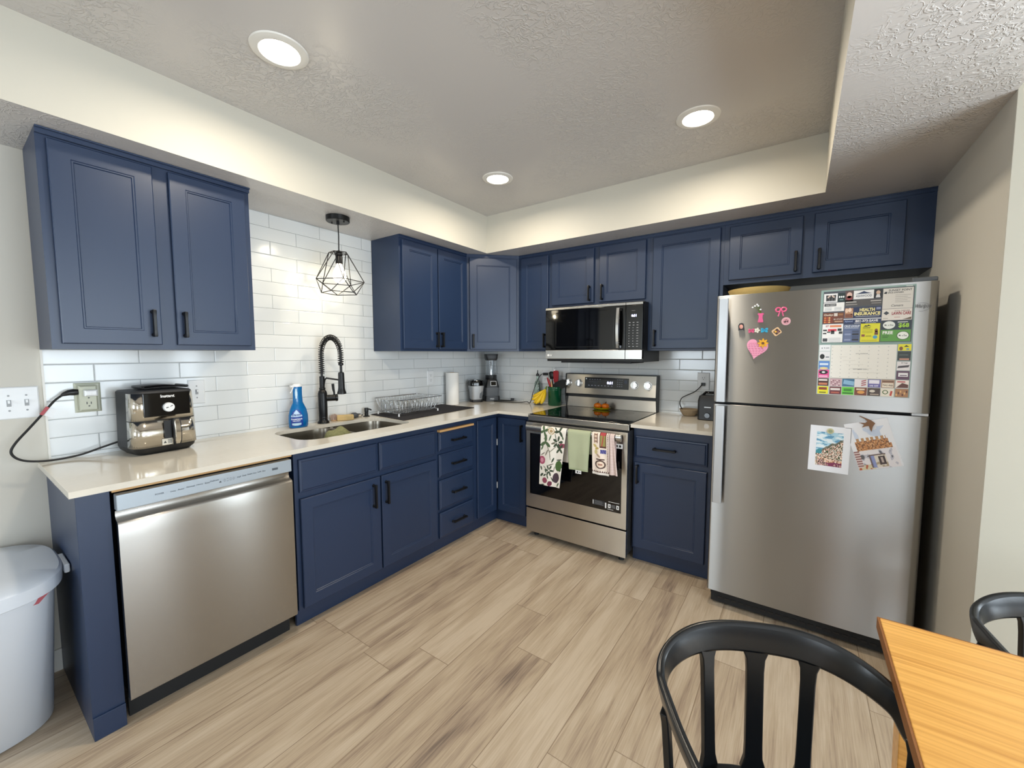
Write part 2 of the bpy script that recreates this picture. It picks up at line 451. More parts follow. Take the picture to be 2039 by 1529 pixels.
b = B().box(XE, XE + .1, YS, EW[0], 0, ZC).box(XE, XE + .1, EW[1], -1.1, 0, ZC).box(XE, XE + .1, EW[0], EW[1], EW[3], ZC).box(XE, XE + .1, EW[0], EW[1], 0, EW[2])
struct(obj('wall_window', b, 'wall', smooth=False))
b = B().box(-.1, WW[0], YS - .1, YS, 0, ZC).box(WW[1], SW[0], YS - .1, YS, 0, ZC).box(WW[0], WW[1], YS - .1, YS, 0, WW[2]).box(WW[0], WW[1], YS - .1, YS, WW[3], ZC).box(SW[1], XE + .1, YS - .1, YS, 0, ZC).box(SW[0], SW[1], YS - .1, YS, SW[3], ZC).box(SW[0], SW[1], YS - .1, YS, 0, SW[2])
struct(obj('wall_front', b, 'wall', smooth=False))
b = B()
for y, w_ in ((EW[0] + .03, .03), (-2.68, .04), (EW[1] - .03, .03)): b.box(XE + .02, XE + .07, y - w_, y + w_, EW[2], EW[3])
for z in (EW[2] + .03, EW[3] - .03): b.box(XE + .02, XE + .07, EW[0], EW[1], z - .03, z + .03)
struct(obj('window_1', b, 'trimw', smooth=False))
b = B()
for x in (SW[0] + .03, 3.82, SW[1] - .03): b.box(x - .03, x + .03, YS - .07, YS - .02, SW[2], SW[3])
for z in (SW[2] + .03, SW[3] - .03): b.box(SW[0], SW[1], YS - .07, YS - .02, z - .03, z + .03)
struct(obj('window_2', b, 'trimw', smooth=False))
for nm, q, yy in (('fill_window_3', WW, YS - .07), ('window_4', NW, -1.17)):  # the WW opening is an added unseen window, there to brighten the left side
    b = B()
    for x in (q[0] + .03, q[1] - .03): b.box(x - .03, x + .03, yy, yy + .05, q[2], q[3])
    for z in (q[2] + .03, q[3] - .03): b.box(q[0], q[1], yy, yy + .05, z - .03, z + .03)
    struct(obj(nm, b, 'trimw', smooth=False))
struct(obj('baseboard_left', B().box(0, .014, YS, -2.927, 0, .095), 'trimw', bevel=.003))
struct(obj('baseboard_right', B().box(XR + .1, XE, -1.214, -1.2015, 0, .095), 'trimw', bevel=.003))
# tiled splashbacks
b = B().box(0, .008, -2.91, -2.226, .914, 1.3765).box(0, .008, -2.226, -1.305, .914, ZS).box(0, .008, -1.305, 0, .914, 1.3765)
struct(obj('trim_1', b, 'tileL', smooth=False))
b = B().box(.008, 2.20, -.008, 0, .914, 1.3765)
struct(obj('trim_2', b, 'tileB', smooth=False))
struct(obj('trim_3', B().box(0, .010, -2.9165, -2.91, .914, 1.3765), 'trimw', smooth=False))

# ================================================================ cabinets
def pull(f, u, v, L, vert, parent, name='handle'):
    b = B(); h = L / 2
    def g(a, c, d): return f(u + (c if vert else a), v + (a if vert else c), d)
    for s in (-1, 1):
        R = []
        for d, r in ((0, .0085), (.006, .0085), (.011, .0055), (.024, .0058)):
            R.append([g(s * (h - .008) + r * cos(t), r * sin(t), d) for t in (2 * pi * k / 12 for k in range(12))])
        b.loft(R)
    sec = [(-.0068, .018), (.0068, .018), (.0080, .025), (.0050, .032), (-.0050, .032), (-.0080, .025)]
    R = []
    for a, k in ((-h, .75), (-h + .004, 1), (-h * .5, .88), (h * .5, .88), (h - .004, 1), (h, .75)):
        R.append([g(a, c * k, .0255 + (d - .0255) * k) for c, d in sec])
    b.loft(R)
    return obj(name, b, 'black', parent)

def door(f, u0, v0, u1, v1, parent, name='door', t=.019, fw=.057, slab=False):
    w, h = u1 - u0, v1 - v0
    g = lambda u, v, d: f(u0 + u, v0 + v, d)
    if slab: pr = [(0, .001), (0, t - .007), (.003, t - .005), (.009, t - .004), (.014, t)]
    else: pr = [(0, .001), (0, t - .003), (.003, t), (fw, t), (fw + .0025, t - .0035), (fw + .007, t - .0035), (fw + .0095, t - .008)]
    return obj(name, B().rings(g, w, h, pr), 'navy', parent, smooth=False)

def hollow(f, W, H, D, t=.018, open_bottom=False):
    """carcass: sides, back, shelf floor, top and a face plate, hollow inside"""
    b = B()
    def q(u0, u1, v0, v1, d0, d1):
        P = [f(u, v, d) for d in (d0, d1) for v in (v0, v1) for u in (u0, u1)]
        b.add(P, [(0, 2, 3, 1), (4, 5, 7, 6), (0, 1, 5, 4), (1, 3, 7, 5), (3, 2, 6, 7), (2, 0, 4, 6)])
    q(0, t, 0, H, -D, -t); q(W - t, W, 0, H, -D, -t); q(t, W - t, 0, t, -D, -t); q(t, W - t, 0, H, -D, -D + t * .5)
    q(0, W, 0, H, -t, 0)
    return b

def wall_cab(label, f, W, H, doors, D=.294, crown=.010, body=None):
    o = f(W / 2, 0, -D / 2)
    root = thing('wall_cabinet', label, 'cabinet', o)
    obj('carcass', body or hollow(f, W, H, D), 'navy', root, smooth=False)
    b = B()
    def q(v0, v1, d1):
        P = [f(u, v, d) for d in (.0005, d1) for v in (v0, v1) for u in (0, W)]
        b.add(P, [(0, 2, 3, 1), (4, 5, 7, 6), (0, 1, 5, 4), (1, 3, 7, 5), (3, 2, 6, 7), (2, 0, 4, 6)])
    q(H - .022, H - .006, crown * .55); q(H - .006, H - .0005, crown)
    obj('top_moulding', b, 'navy', root, smooth=False)
    for (u0, v0, u1, v1, hu, hv) in doors:
        d = door(f, u0, v0, u1, v1, root)
        pull(lambda u, v, dd: f(u, v, dd + .019), hu, hv, .112, True, d)
    return root

H_ = ZS - 1.3773 - .001
wall_cab('navy double-door wall cabinet above the air fryer, left of the pendant lamp', FX(.305, -2.916, 1.3773), .69, H_,
         [(.026, .021, .318, .757, .290, .110), (.372, .021, .666, .757, .398, .110)], crown=.022)
wall_cab('navy double-door wall cabinet right of the pendant lamp, over the dish rack', FX(.305, -1.3045, 1.3773), .6905, H_,
         [(.018, .016, .346, .757, .325, .085), (.356, .016, .676, .757, .377, .085)])
r2 = 1 / sqrt(2)
fD = F3((.3055, -.6136, 1.3773), (1, 1, 0), (0, 0, 1), (1, -1, 0))
b = B().prism([(.009, -.0095), (.009, -.6130), (.3050, -.6130), (.6130, -.3050), (.6130, -.0095)], lambda u, v, d: (u, v, 1.3773 + d), 0, H_)
wall_cab('navy single-door diagonal wall cabinet in the corner above the blenders', fD, .4355, H_,
         [(.022, .016, .413, .757, .050, .085)], D=.02, body=b)
wall_cab('narrow navy wall cabinet between the diagonal corner cabinet and the microwave', FY(-.305, .6140, 1.3773), .3155, H_,
         [(.030, .016, .288, .757, .264, .085)])
wall_cab('short navy double-door wall cabinet directly above the microwave', FY(-.305, .930, 1.7120), .762, ZS - 1.713,
         [(.006, .022, .360, .422, .330, .092), (.404, .022, .742, .422, .430, .092)])
wall_cab('tall navy single-door wall cabinet between microwave and refrigerator', FY(-.305, 1.6925, 1.3773), .4575, H_,
         [(.028, .014, .438, .757, .052, .085)])
wall_cab('wide navy double-door wall cabinet above the refrigerator', FY(-.305, 2.1505, 1.7820), .924, ZS - 1.783,
         [(.030, .024, .395, .344, .368, .093), (.446, .024, .816, .344, .474, .093)])

BH = .8015  # height of a base carcass above its plinth at 0.09
def toe(f, W, parent, d=-.028, H=.089):
    b = B(); P = [f(u, v, k) for k in (d - .016, d) for v in (-H, -.0005) for u in (0, W)]
    b.add(P, [(0, 2, 3, 1), (4, 5, 7, 6), (0, 1, 5, 4), (1, 3, 7, 5), (3, 2, 6, 7), (2, 0, 4, 6)])
    obj('toe_kick', b, 'navy', parent, smooth=False)
# end panel
r = thing('end_panel', 'navy end panel between the trash bin and the dishwasher', 'cabinet panel', (.3, -2.885, 0))
obj('panel', B().box(.001, .589, -2.927, -2.842, .001, .8915), 'navy', r, bevel=.001)
obj('foot_trim', B().box(.5895, .597, -2.927, -2.842, .001, .085), 'navy', r, bevel=.001)
# sink base
f = FX(.59, -2.2035, .09)
r = thing('base_cabinet', 'navy sink base cabinet with two false drawer fronts, right of the dishwasher', 'cabinet', (.3, -1.73, 0))
obj('carcass', hollow(f, .9435, BH, .58), 'navy', r, smooth=False); toe(f, .9435, r)
for u0, u1 in ((.020, .468), (.482, .925)): door(f, u0, .594, u1, .757, r, 'false_drawer_front', slab=True)
for u0, u1, hu in ((.020, .480, .432), (.490, .930, .518)):
    d = door(f, u0, .008, u1, .562, r); pull(lambda u, v, dd: f(u, v, dd + .019), hu, .462, .135, True, d)
# drawers
f = FX(.59, -1.2595, .09)
r = thing('drawer_cabinet', 'navy base cabinet with four stacked drawers beside the corner', 'cabinet', (.3, -1.065, 0))
obj('carcass', hollow(f, .3895, BH, .58), 'navy', r, smooth=False); toe(f, .3895, r)
for v0, v1 in ((.612, .738), (.432, .589), (.205, .410), (.006, .184)):
    d = door(f, .012, v0, .362, v1, r, 'drawer', slab=True)
    pull(lambda u, v, dd: f(u, v, dd + .019), .19, (v0 + v1) / 2 - .002, .135, False, d)
bb = obj('breadboard', B().box(.5905, .6175, -1.250, -.902, .8325, .8475).box(.612, .6195, -1.250, -.902, .8335, .8375), 'rawwood', r, bevel=.001)
bb['label'] = 'unpainted pull-out board edge'
# corner base
r = thing('corner_base_cabinet', 'navy corner base cabinet with two hinged doors meeting in the inner corner', 'cabinet', (.45, -.45, 0))
b = B().prism([(.01, -.01), (.01, -.8695), (.59, -.8695), (.59, -.59), (.934, -.59), (.934, -.01)], lambda u, v, d: (u, v, .09 + d), 0, BH)
obj('carcass', b, 'navy', r, smooth=False)
b = B().prism([(.546, -.8695), (.562, -.8695), (.562, -.562), (.934, -.562), (.934, -.546), (.546, -.546)], lambda u, v, d: (u, v, d), .001, .0895)
obj('toe_kick', b, 'navy', r, smooth=False)
door(FX(.59, -.8695, .09), .020, .012, .254, .766, r, fw=.05)
f = FY(-.59, .59, .09)
d = door(f, .024, .012, .290, .766, r, fw=.05); pull(lambda u, v, dd: f(u, v, dd + .019), .258, .66, .13, True, d)
for z in (.28, .63):
    obj('hinge', B().box(.6095, .6135, -.6155, -.6115, z, z + .05), 'white', r)
# right base
f = FY(-.59, 1.7045, .09)
r = thing('base_cabinet', 'navy base cabinet with one drawer and one door, between range and refrigerator', 'cabinet', (1.93, -.3, 0))
obj('carcass', hollow(f, .463, BH, .58), 'navy', r, smooth=False); toe(f, .463, r)
d = door(f, .012, .604, .440, .744, r, 'drawer', slab=True); pull(lambda u, v, dd: f(u, v, dd + .019), .2, .675, .135, False, d)
d = door(f, .012, .012, .440, .572, r); pull(lambda u, v, dd: f(u, v, dd + .019), .036, .500, .12, True, d)

# ---------------------------------------------------------------- worktops
ZT, ZB = .914, .8925
def sink_outline(n=8, e=0.):
    """opening: straight front, round left end, small radii right"""
    x0, x1, y0, y1 = .125 - e, .520 + e, -2.105 - e, -1.395 + e
    P = []
    for (cx, cy, r, a0) in ((x1 - .10, y0 + .10, .10 , -90), (x1 - .06, y1 - .06, .06, 0), (x0 + .12, y1 - .12, .12, 90), (x0 + .10, y0 + .10, .10, 180)):
        for i in range(n + 1):
            a = rad(a0 + 90 * i / n); P.append((cx + (r + e * 0) * cos(a), cy + (r + e * 0) * sin(a)))
    return P
def slab(outer, hole, z0, z1):
    b = B(); loops = [outer] + ([hole] if hole else [])
    tri = geometry.tessellate_polygon([[V((x, y, 0)) for x, y in l] for l in loops])
    flat = [p for l in loops for p in l]
    for z in (z0, z1): b.add([(x, y, z) for x, y in flat], [tuple(t) for t in tri])
    for l in loops:
        n = len(l); b.add([(x, y, z) for z in (z0, z1) for x, y in l], [(i, (i + 1) % n, n + (i + 1) % n, n + i) for i in range(n)])
    return b
r = thing('worktop', 'long pale quartz worktop running along the sink wall into the corner', 'worktop', (.3, -1.5, ZB))
outer = [(.0005, -2.948), (.656, -2.948), (.656, -.656), (.935, -.656), (.935, -.0085), (.0085, -.0085), (.0085, -2.90), (.0005, -2.90)]
o = obj('slab', slab(outer, sink_outline(), ZB, ZT), 'quartz', r, smooth=False)
bpy.context.view_layer.update()
o2 = obj('raw_wood_strip', B().box(.585, .600, -2.838, -2.215, .8715, .892), 'rawwood', r); o2['label'] = 'unpainted wood strip over the dishwasher'
r = thing('worktop', 'short pale quartz worktop between range and refrigerator', 'worktop', (1.95, -.3, ZB))
obj('slab', slab([(1.7045, -.656), (2.185, -.656), (2.185, -.0085), (1.7045, -.0085)], None, ZB, ZT), 'quartz', r, smooth=False)

# ---------------------------------------------------------------- sink
r = thing('sink', 'stainless steel double-bowl undermount sink', 'sink', (.32, -1.75, .70))
def rr(x0, x1, y0, y1, r_, z, n=6):
    P = []
    for cx, cy, a0 in ((x1 - r_, y0 + r_, -90), (x1 - r_, y1 - r_, 0), (x0 + r_, y1 - r_, 90), (x0 + r_, y0 + r_, 180)):
        for i in range(n + 1):
            a = rad(a0 + 90 * i / n); P.append((cx + r_ * cos(a), cy + r_ * sin(a), z))
    return P
for k, (y0, y1) in enumerate(((-2.115, -1.765), (-1.745, -1.385))):
    b = B(); R = []
    for ins, z, rd_ in ((-.012, .8915, .08), (0, .8915, .08), (.004, .86, .078), (.010, .74, .075), (.03, .715, .06), (.07, .708, .05)):
        R.append(rr(.115 + ins, .530 - ins, y0 + ins, y1 - ins, rd_, z))
    b.loft(R, cap0=False, cap1=True)
    bw = obj('bowl', b, 'steeld', r, angle=60)
    obj('drain', B().cyl((.32, (y0 + y1) / 2, .7085), (.32, (y0 + y1) / 2, .711), .042), 'chrome', bw)
obj('divider', B().box(.13, .52, -1.764, -1.746, .80, .868), 'steeld', r, bevel=.006)

# ================================================================ dishwasher
r = thing('dishwasher', 'stainless steel dishwasher under the left end of the worktop', 'dishwasher', (.32, -2.533, 0))
obj('tub', B().box(.03, .595, -2.828, -2.238, .1, .866), 'dark', r, bevel=.002)
y0, y1 = -2.834, -2.232
prof = [(.597, .104), (.628, .104), (.632, .110), (.6335, .70), (.634, .757), (.632, .764), (.622, .770), (.606, .776), (.6, .79), (.603, .803), (.614, .8085), (.597, .8085)]
b = B(); ys = [y0, y0 + .002] + [y0 + (y1 - y0) * k / 8 for k in range(1, 8)] + [y1 - .002, y1]
b.loft([[(x, y, z) for x, z in prof] for y in ys])
obj('door_panel', b, 'steeldw', r, angle=50)
cp = obj('control_strip', B().box(.597, .6325, y0, y1, .8090, .8665), 'dwpanel', r, bevel=.003)
b = Ink(FX(.6332, y0, .8090))
txt = [(.105, .028, 'POWER', .026), (.15, .026, 'Delay', .017), (.172, .028, 'Auto', .02), (.2, .03, 'Normal', .026), (.232, .03, 'Heavy', .022), (.26, .03, 'Rinse', .016), (.278, .033, 'Delicate', .03),
       (.375, .026, 'Half', .014), (.395, .027, 'Dual', .014), (.414, .028, 'Steam', .019), (.437, .027, 'Dry', .013), (.455, .029, 'Lock', .015), (.475, .028, 'Eco', .012)]
for u, v, t, w in txt: b.text(t, u, v, u + w, v + .006, '#4f565c', 1, .01)
for k, ch in enumerate('0:00'): b.text(ch, .325 + k * .011, .021, .332 + k * .011, .035, '#8f989f', 1)
b.poly([(.308, .022), (.318, .022), (.313, .030)], '#555b60', 1).rect(.515, .024, .540, .034, '#565d64', 1)
obj('lettering', b, 'pr', cp, smooth=False)
obj('toe_kick', B().box(.545, .56, -2.828, -2.238, .002, .098), 'rubber', r)

# ================================================================ range
r = thing('electric_range', 'freestanding stainless steel electric range with three towels on its oven handle', 'range', (1.319, -.35, 0))
X0, X1 = .9405, 1.6985
obj('body', B().box(X0, X1, -.655, -.02, .055, .868), 'dark', r, bevel=.002)
ct = obj('cooktop_frame', B().box(X0, X1, -.668, -.075, .8685, .9105), 'steelh', r, bevel=.004)
b = B().box(X0 + .006, X1 - .006, -.648, -.085, .9108, .9155)
gl = obj('glass_cooktop', b, 'blackglass', r, bevel=.0015)
b = B()
for cx, cy, R_ in ((1.13, -.50, .105), (1.13, -.22, .075), (1.50, -.48, .115), (1.50, -.22, .075), (1.32, -.18, .05)):
    for q in (R_, R_ * .62):
        n = 48; P = [[(cx + rr_ * cos(2 * pi * i / n), cy + rr_ * sin(2 * pi * i / n), .9157) for i in range(n)] for rr_ in (q, q - .0018)]
        b.loft(P, cap0=False, cap1=False)
obj('burner_marks', b, 'grey', gl, smooth=False)
# back guard
bg = obj('backguard', B().prism([(-.03, .914), (-.062, .914), (-.055, .9985), (-.03, .9985)], lambda u, v, d: (d, u, v), X0 + .004, X1 - .004), 'steel', r, bevel=.002)
obj('vent_gap', B().box(X0 + .002, X1 - .002, -.048, -.02, .9988, 1.024), 'blackp', r)
up = obj('control_panel', B().prism([(-.018, 1.0245), (-.082, 1.0245), (-.070, 1.188), (-.018, 1.188)], lambda u, v, d: (d, u, v), X0 + .004, X1 - .004), 'steel', r, bevel=.003)
b = B()
for x in (X0 - .003, X1 - .004): b.prism([(-.012, .914), (-.066, .914), (-.087, 1.022), (-.074, 1.192), (-.012, 1.192)], lambda u, v, d: (d, u, v), x, x + .007)
b.prism([(-.012, 1.1885), (-.074, 1.1885), (-.074, 1.193), (-.012, 1.193)], lambda u, v, d: (d, u, v), X0 + .004, X1 - .004)
obj('end_trim', b, 'blackp', r)
al = math.atan2(.012, .1635)
fP = F3((X0, -.0825, 1.0245), (1, 0, 0), (0, .012, .1635), (0, -.1635, .012))
b = Ink(fP, .0006).rect(.175, .052, .545, .140, '#07080c', 1)
obj('touch_panel', B().add([fP(.175, .052, .001), fP(.545, .052, .001), fP(.545, .14, .001), fP(.175, .14, .001)], [(0, 1, 2, 3)]), 'blackglass', up, smooth=False)
b = Ink(lambda u, v, d: fP(u, v, d + .0012), .0003)
for i in range(5): b.rect(.215 + i * .022, .122, .224 + i * .022, .126, '#8a8f9c', 1)
for i in range(5): b.rect(.215 + i * .022, .106, .232 + i * .022, .108, '#4a4f5c', 1)
for i in range(8): b.rect(.205 + i * .028, .072, .219 + i * .028, .078, '#8a8f9c', 1)
for i in range(3):
    for j in range(4): b.rect(.452 + i * .017, .072 + j * .017, .460 + i * .017, .077 + j * .017, '#8a8f9c', 1)
b.rect(.508, .098, .532, .126, '#3c4152', 1).disc(.188, .128, .006, .006, '#d7dade', 1)
obj('panel_marks', b, 'pr', up, smooth=False)
b = Ink(lambda u, v, d: fP(u, v, d + .0016), .0003)
b.text('0:31', .368, .090, .414, .110, '#ffffff', 1, .02)
obj('clock_display', b, 'digit', up, smooth=False)
for x in (.965, 1.062, 1.53, 1.632):
    c = V(fP(x - X0, .090, 0)); n_ = V((0, -.1635, .012)).normalized()
    k = obj('knob', B().cyl(c + n_ * .0005, c + n_ * .005, .033, .032, 28).cyl(c + n_ * .005, c + n_ * .022, .027, .0255, 28), 'chrome', up, bevel=.0015)
    obj('grip', B().obox(c + n_ * .029, (1, 0, 0), (0, .07, 1), n_, .0065, .024, .0075), 'chrome', k, bevel=.002)
# oven door
def ov(b, x0, x1, z0, z1, y0=-.69, y1=-.657): return b.box(x0, x1, y0, y1, z0, z1)
dr = obj('oven_door', ov(ov(ov(ov(B(), X0, X1, .234, .333), X0, X1, .782, .8625), X0, .972, .333, .782), 1.664, X1, .333, .782), 'steel', r, bevel=.0)
obj('door_window', B().box(.9725, 1.6635, -.687, -.66, .3335, .7815), 'blackglass', dr)
b = B()
hp = []
for i in range(13):
    t = i / 12; x = .975 + (1.675 - .975) * t; hp.append((x, -.742 - .006 * sin(pi * t), .832))
sec = [(.011 * cos(a), .023 * (abs(sin(a)) ** .6) * (1 if sin(a) >= 0 else -1)) for a in (2 * pi * k / 14 for k in range(14))]
b.loft([[(x, y + dy, z + dz) for dy, dz in sec] for x, y, z in hp])
for x in (1.00, 1.65): b.box(x - .014, x + .014, -.738, -.689, .819, .845)
hd = obj('oven_handle', b, 'steelh', dr, angle=50)
b = Ink(FY(-.6874, .9725, .3335), .0003)
b.rect(.495, .022, .580, .058, '#222326', 1).rect(.497, .026, .502, .054, '#e8e8e8', 2).rect(.583, .014, .592, .050, '#e8e8e8', 2)
for i in range(4): b.rect(.508, .028 + i * .007, .572 - (i % 2) * .01, .031 + i * .007, '#6e7074', 2)
for u in (.603, .660): b.rect(u, .020, u + .018, .046, '#e8e8e8', 2).disc(u + .009, .033, .004, .006, '#18191b', 3)
for i in range(3): b.rect(.625, .024 + i * .008, .652, .027 + i * .008, '#8a8c90', 2)
b.rect(.605, .060, .680, .0625, '#f0f0f0', 2).rect(.600, .010, .640, .0125, '#f0f0f0', 2)
obj('window_stickers', b, 'pr', dr, smooth=False)
b = Ink(FY(-.6904, 1.622, .755), .0003).rect(0, 0, .046, .030, '#f2f2f2', 1).rect(.006, .008, .014, .022, '#222222', 2).rect(.022, .008, .036, .022, '#333333', 2)
obj('energy_sticker', b, 'pr', dr, smooth=False)
obj('storage_drawer', B().box(X0, X1, -.688, -.657, .045, .2215), 'steel', r, bevel=.002)
obj('gap_shadow_strip', B().box(X0 + .004, X1 - .004, -.672, -.657, .222, .2335), 'blackp', r)  # black strips stand in for the shade in the oven door gaps
obj('gap_shadow_strip', B().box(X0 + .004, X1 - .004, -.665, -.657, .863, .8684), 'blackp', r)
for x in (X0 + .05, X1 - .05): obj('foot', B().cyl((x, -.62, .0), (x, -.62, .05), .018, .014), 'rubber', r)

# ================================================================ microwave
r = thing('microwave', 'black and steel over-the-range microwave hung above the range', 'microwave', (1.32, -.2, 1.30))
Z0, Z1 = 1.309, 1.7105
obj('body', B().box(.9405, 1.6915, -.392, -.012, 1.300, 1.7105), 'blackp', r, bevel=.002)
obj('underside_vent', B().box(1.05, 1.60, -.37, -.08, 1.288, 1.2995), 'dark', r, bevel=.003)
dr = obj('door', B().box(.9405, 1.5725, -.420, -.393, 1.3845, 1.687), 'blackg', r, bevel=.003)
pp = obj('keypad_panel', B().box(1.5745, 1.6915, -.420, -.393, 1.3845, 1.687), 'blackg', r, bevel=.003)
ts = obj('top_strip', B().box(.9405, 1.5725, -.4215, -.393, 1.6875, 1.7045).box(1.5745, 1.6915, -.4215, -.393, 1.6875, 1.7045), 'steelh', r, bevel=.002)
bs = obj('bottom_strip', B().box(.9405, 1.5725, -.4215, -.393, 1.318, 1.384).box(1.5745, 1.6915, -.4215, -.393, 1.318, 1.384), 'steelh', r, bevel=.003)
b = B().rings(FY(-.4202, 1.03, 1.405), .46, .26, [(0, 0), (0, .0008), (.004, .001)]); obj('window', b, 'blackg', dr, smooth=False)
b = B(); R = []
for i in range(13):
    t = i / 12; z = 1.395 + .275 * t; y = -.447 - .014 * sin(pi * t); w = .0135
    R.append([(1.530 + dx, y + dy, z) for dx, dy in ((-w, .002), (-w * .7, -.006), (w * .7, -.006), (w, .002), (w * .6, .005), (-w * .6, .005))])
b.loft(R)
for z in (1.405, 1.658): b.box(1.520, 1.540, -.447, -.4195, z - .008, z + .008)
obj('handle', b, 'chrome', dr, angle=40)
b = Ink(FY(-.4206, 1.5745, 1.3845), .0003)
for j in range(10):
    for i in range(3):
        w = .012 if (i == 2 or j in (0, 8, 9)) else .006
        b.rect(.022 + i * .027, .02 + j * .018, .022 + i * .027 + w, .024 + j * .018, '#9a9ca0', 1)
b.rect(.04, .262, .065, .2645, '#6c6e72', 1)
obj('key_marks', b, 'pr', pp, smooth=False)
b = Ink(FY(-.4209, 1.5745, 1.3845), .0003).text('0:31', .040, .222, .073, .238, '#ffffff', 1, .02)
obj('clock_display', b, 'digit', pp, smooth=False)
b = Ink(FY(-.4218, .9405, 1.318), .0003)
b.disc(.026, .028, .0085, .0085, '#f0f0f0', 1).text('LG', .038, .021, .056, .035, '#f0f0f0', 1, .02)
obj('logo', b, 'pr', bs, smooth=False)

# ================================================================ refrigerator
r = thing('refrigerator', 'stainless steel top-freezer refrigerator covered with magnets and papers', 'refrigerator', (2.604, -.42, 0))
FX0, FX1, FYF = 2.199, 3.012, -.826
obj('cabinet_body', B().box(2.206, 3.005, -.745, -.04, .03, 1.640), 'fridgeside', r, bevel=.003)
def fdoor(z0, z1):
    P = []
    rr_ = .022
    for cx, cy, a0 in ((FX0 + rr_, -.7555, 180), ):
        pass
    P.append((FX0, -.7555)); 
    for i in range(7): a = rad(180 + 90 * i / 6); P.append((FX0 + .010 + .010 * cos(a), FYF + .010 + .010 * sin(a)))
    for i in range(1, 12):
        t = i / 12; P.append((FX0 + .01 + (FX1 - .04 - FX0) * t, FYF - .006 * sin(pi * min(1, t * 1.0)) * .6))
    for i in range(9): a = rad(270 + 90 * i / 8); P.append((FX1 - .030 + .030 * cos(a), FYF + .030 + .030 * sin(a)))
    P.append((FX1, -.7555))
    return B().prism(P, lambda u, v, d: (u, v, d), z0, z1)
td = obj('freezer_door', fdoor(1.109, 1.652), 'steelf', r, bevel=.0015, angle=60)
bd = obj('fridge_door', fdoor(.088, 1.0965), 'steelf', r, bevel=.0015, angle=60)
obj('gasket', B().box(2.21, 3.0, -.755, -.7455, .09, 1.645).box(2.21, 3.0, -.80, -.7555, 1.0975, 1.108), 'rubber', r)
def fh(z0, z1, flare):
    b = B(); R = []
    for i in range(9):
        t = i / 8; z = z0 + (z1 - z0) * t
        x0, x1 = 2.2155, 2.2585
        R.append([(x0, -.868, z), (x0 + .004, -.873, z), (x1 - .004, -.873, z), (x1, -.868, z), (x1, -.862, z), (x0, -.862, z)])
    b.loft(R); e = .012
    for z in (z0 + .03, z1 - .03): b.box(2.225, 2.249, -.8621, -.8275, z - .02, z + .02)
    return b
obj('handle', fh(1.112, 1.632, 1), 'silver', td, bevel=.001); obj('handle', fh(.585, 1.092, 1), 'silver', bd, bevel=.001)
obj('hinge_cover', B().box(2.93, 3.008, -.80, -.66, 1.6525, 1.672), 'grey', r, bevel=.005)
obj('middle_hinge', B().box(2.955, 3.006, -.815, -.757, 1.0975, 1.108), 'white', r, bevel=.001)
b = B().box(2.215, 2.995, -.79, -.7455, .012, .083)
g = obj('base_grille', b, 'rubber', r, bevel=.003)
b = B()
for k in range(22): b.box(2.25 + k * .033, 2.272 + k * .033, -.7925, -.790, .035, .045)
obj('grille_slots', b, 'blackp', g)
for x in (2.24, 2.97):
    for y in (-.70, -.10): obj('foot', B().cyl((x, y, 0), (x, y, .032), .018), 'rubber', r)
b = Ink(FY(-.8303, 2.935, 1.535), .0003)
b.text('Whirlpool', .0, .004, .052, .024, '#5a5c60', 1, .0, slant=.3)
pts = [(.0 + .035 * (1 - cos(t)) * .7, .012 + .017 * sin(t)) for t in (rad(a) for a in range(60, 300, 12))]
for (u0, v0), (u1, v1) in zip(pts, pts[1:]): b.poly([(u0, v0), (u1, v1), (u1, v1 + .0009), (u0, v0 + .0009)], '#5a5c60', 1)
obj('logo', b, 'pr', td, smooth=False)

# ================================================================ ceiling lights
t = thing('ceiling_light', 'round recessed ceiling light nearest the left cabinet, largest in view', 'ceiling light', (.967, -2.376, ZC), group='recessed ceiling lights')
b = B().lathe([(.064, -.004), (.068, -.009), (.080, -.0095), (.094, -.005), (.0965, -.0005), (.064, -.0005)], (.967, -2.376, ZC), 48, cap0=False, cap1=False)
obj('trim_ring', b, 'trimw', t)
obj('diffuser', B().lathe([(.0655, -.0045), (.0655, -.0008)], (.967, -2.376, ZC), 40), 'lamp', t)
dup(t, (.958, -1.052, ZC), label='round recessed ceiling light over the corner end of the sink wall')
dup(t, (2.125, -1.045, ZC), label='round recessed ceiling light above the refrigerator side of the kitchen')

# pendant
PX, PY = .285, -1.735
t = thing('pendant_lamp', 'black wire cage pendant lamp with a lit bulb hanging over the sink', 'pendant lamp', (PX, PY, ZS))
c = obj('ceiling_canopy', B().lathe([(.066, 0), (.066, -.026), (.063, -.029)], (PX, PY, ZS - .0005), 40), 'black', t)
b = B()
for a in (20, 200): b.cyl((PX + .042 * cos(rad(a)), PY + .042 * sin(rad(a)), ZS - .029), (PX + .042 * cos(rad(a)), PY + .042 * sin(rad(a)), ZS - .036), .004, n=10)
b.cyl((PX, PY, ZS - .029), (PX, PY, ZS - .045), .008)
obj('screws', b, 'black', c)
obj('cord', B().tube([(PX, PY, ZS - .04), (PX + .002, PY + .001, 2.06), (PX, PY, 1.96)], .0035, 8), 'black', t)
obj('socket', B().lathe([(.008, 1.972), (.012, 1.965), (.021, 1.955), (.021, 1.945), (.017, 1.942), (.020, 1.935), (.020, 1.895), (.017, 1.893)], (PX, PY, 0), 24), 'black', t)
b = B(); a0 = rad(12)
top = [(PX + .056 * cos(a0 + 2 * pi * i / 5), PY + .056 * sin(a0 + 2 * pi * i / 5), 1.958) for i in range(5)]
mid = [(PX + .139 * cos(a0 + 2 * pi * (i + .5) / 5), PY + .139 * sin(a0 + 2 * pi * (i + .5) / 5), 1.790) for i in range(5)]
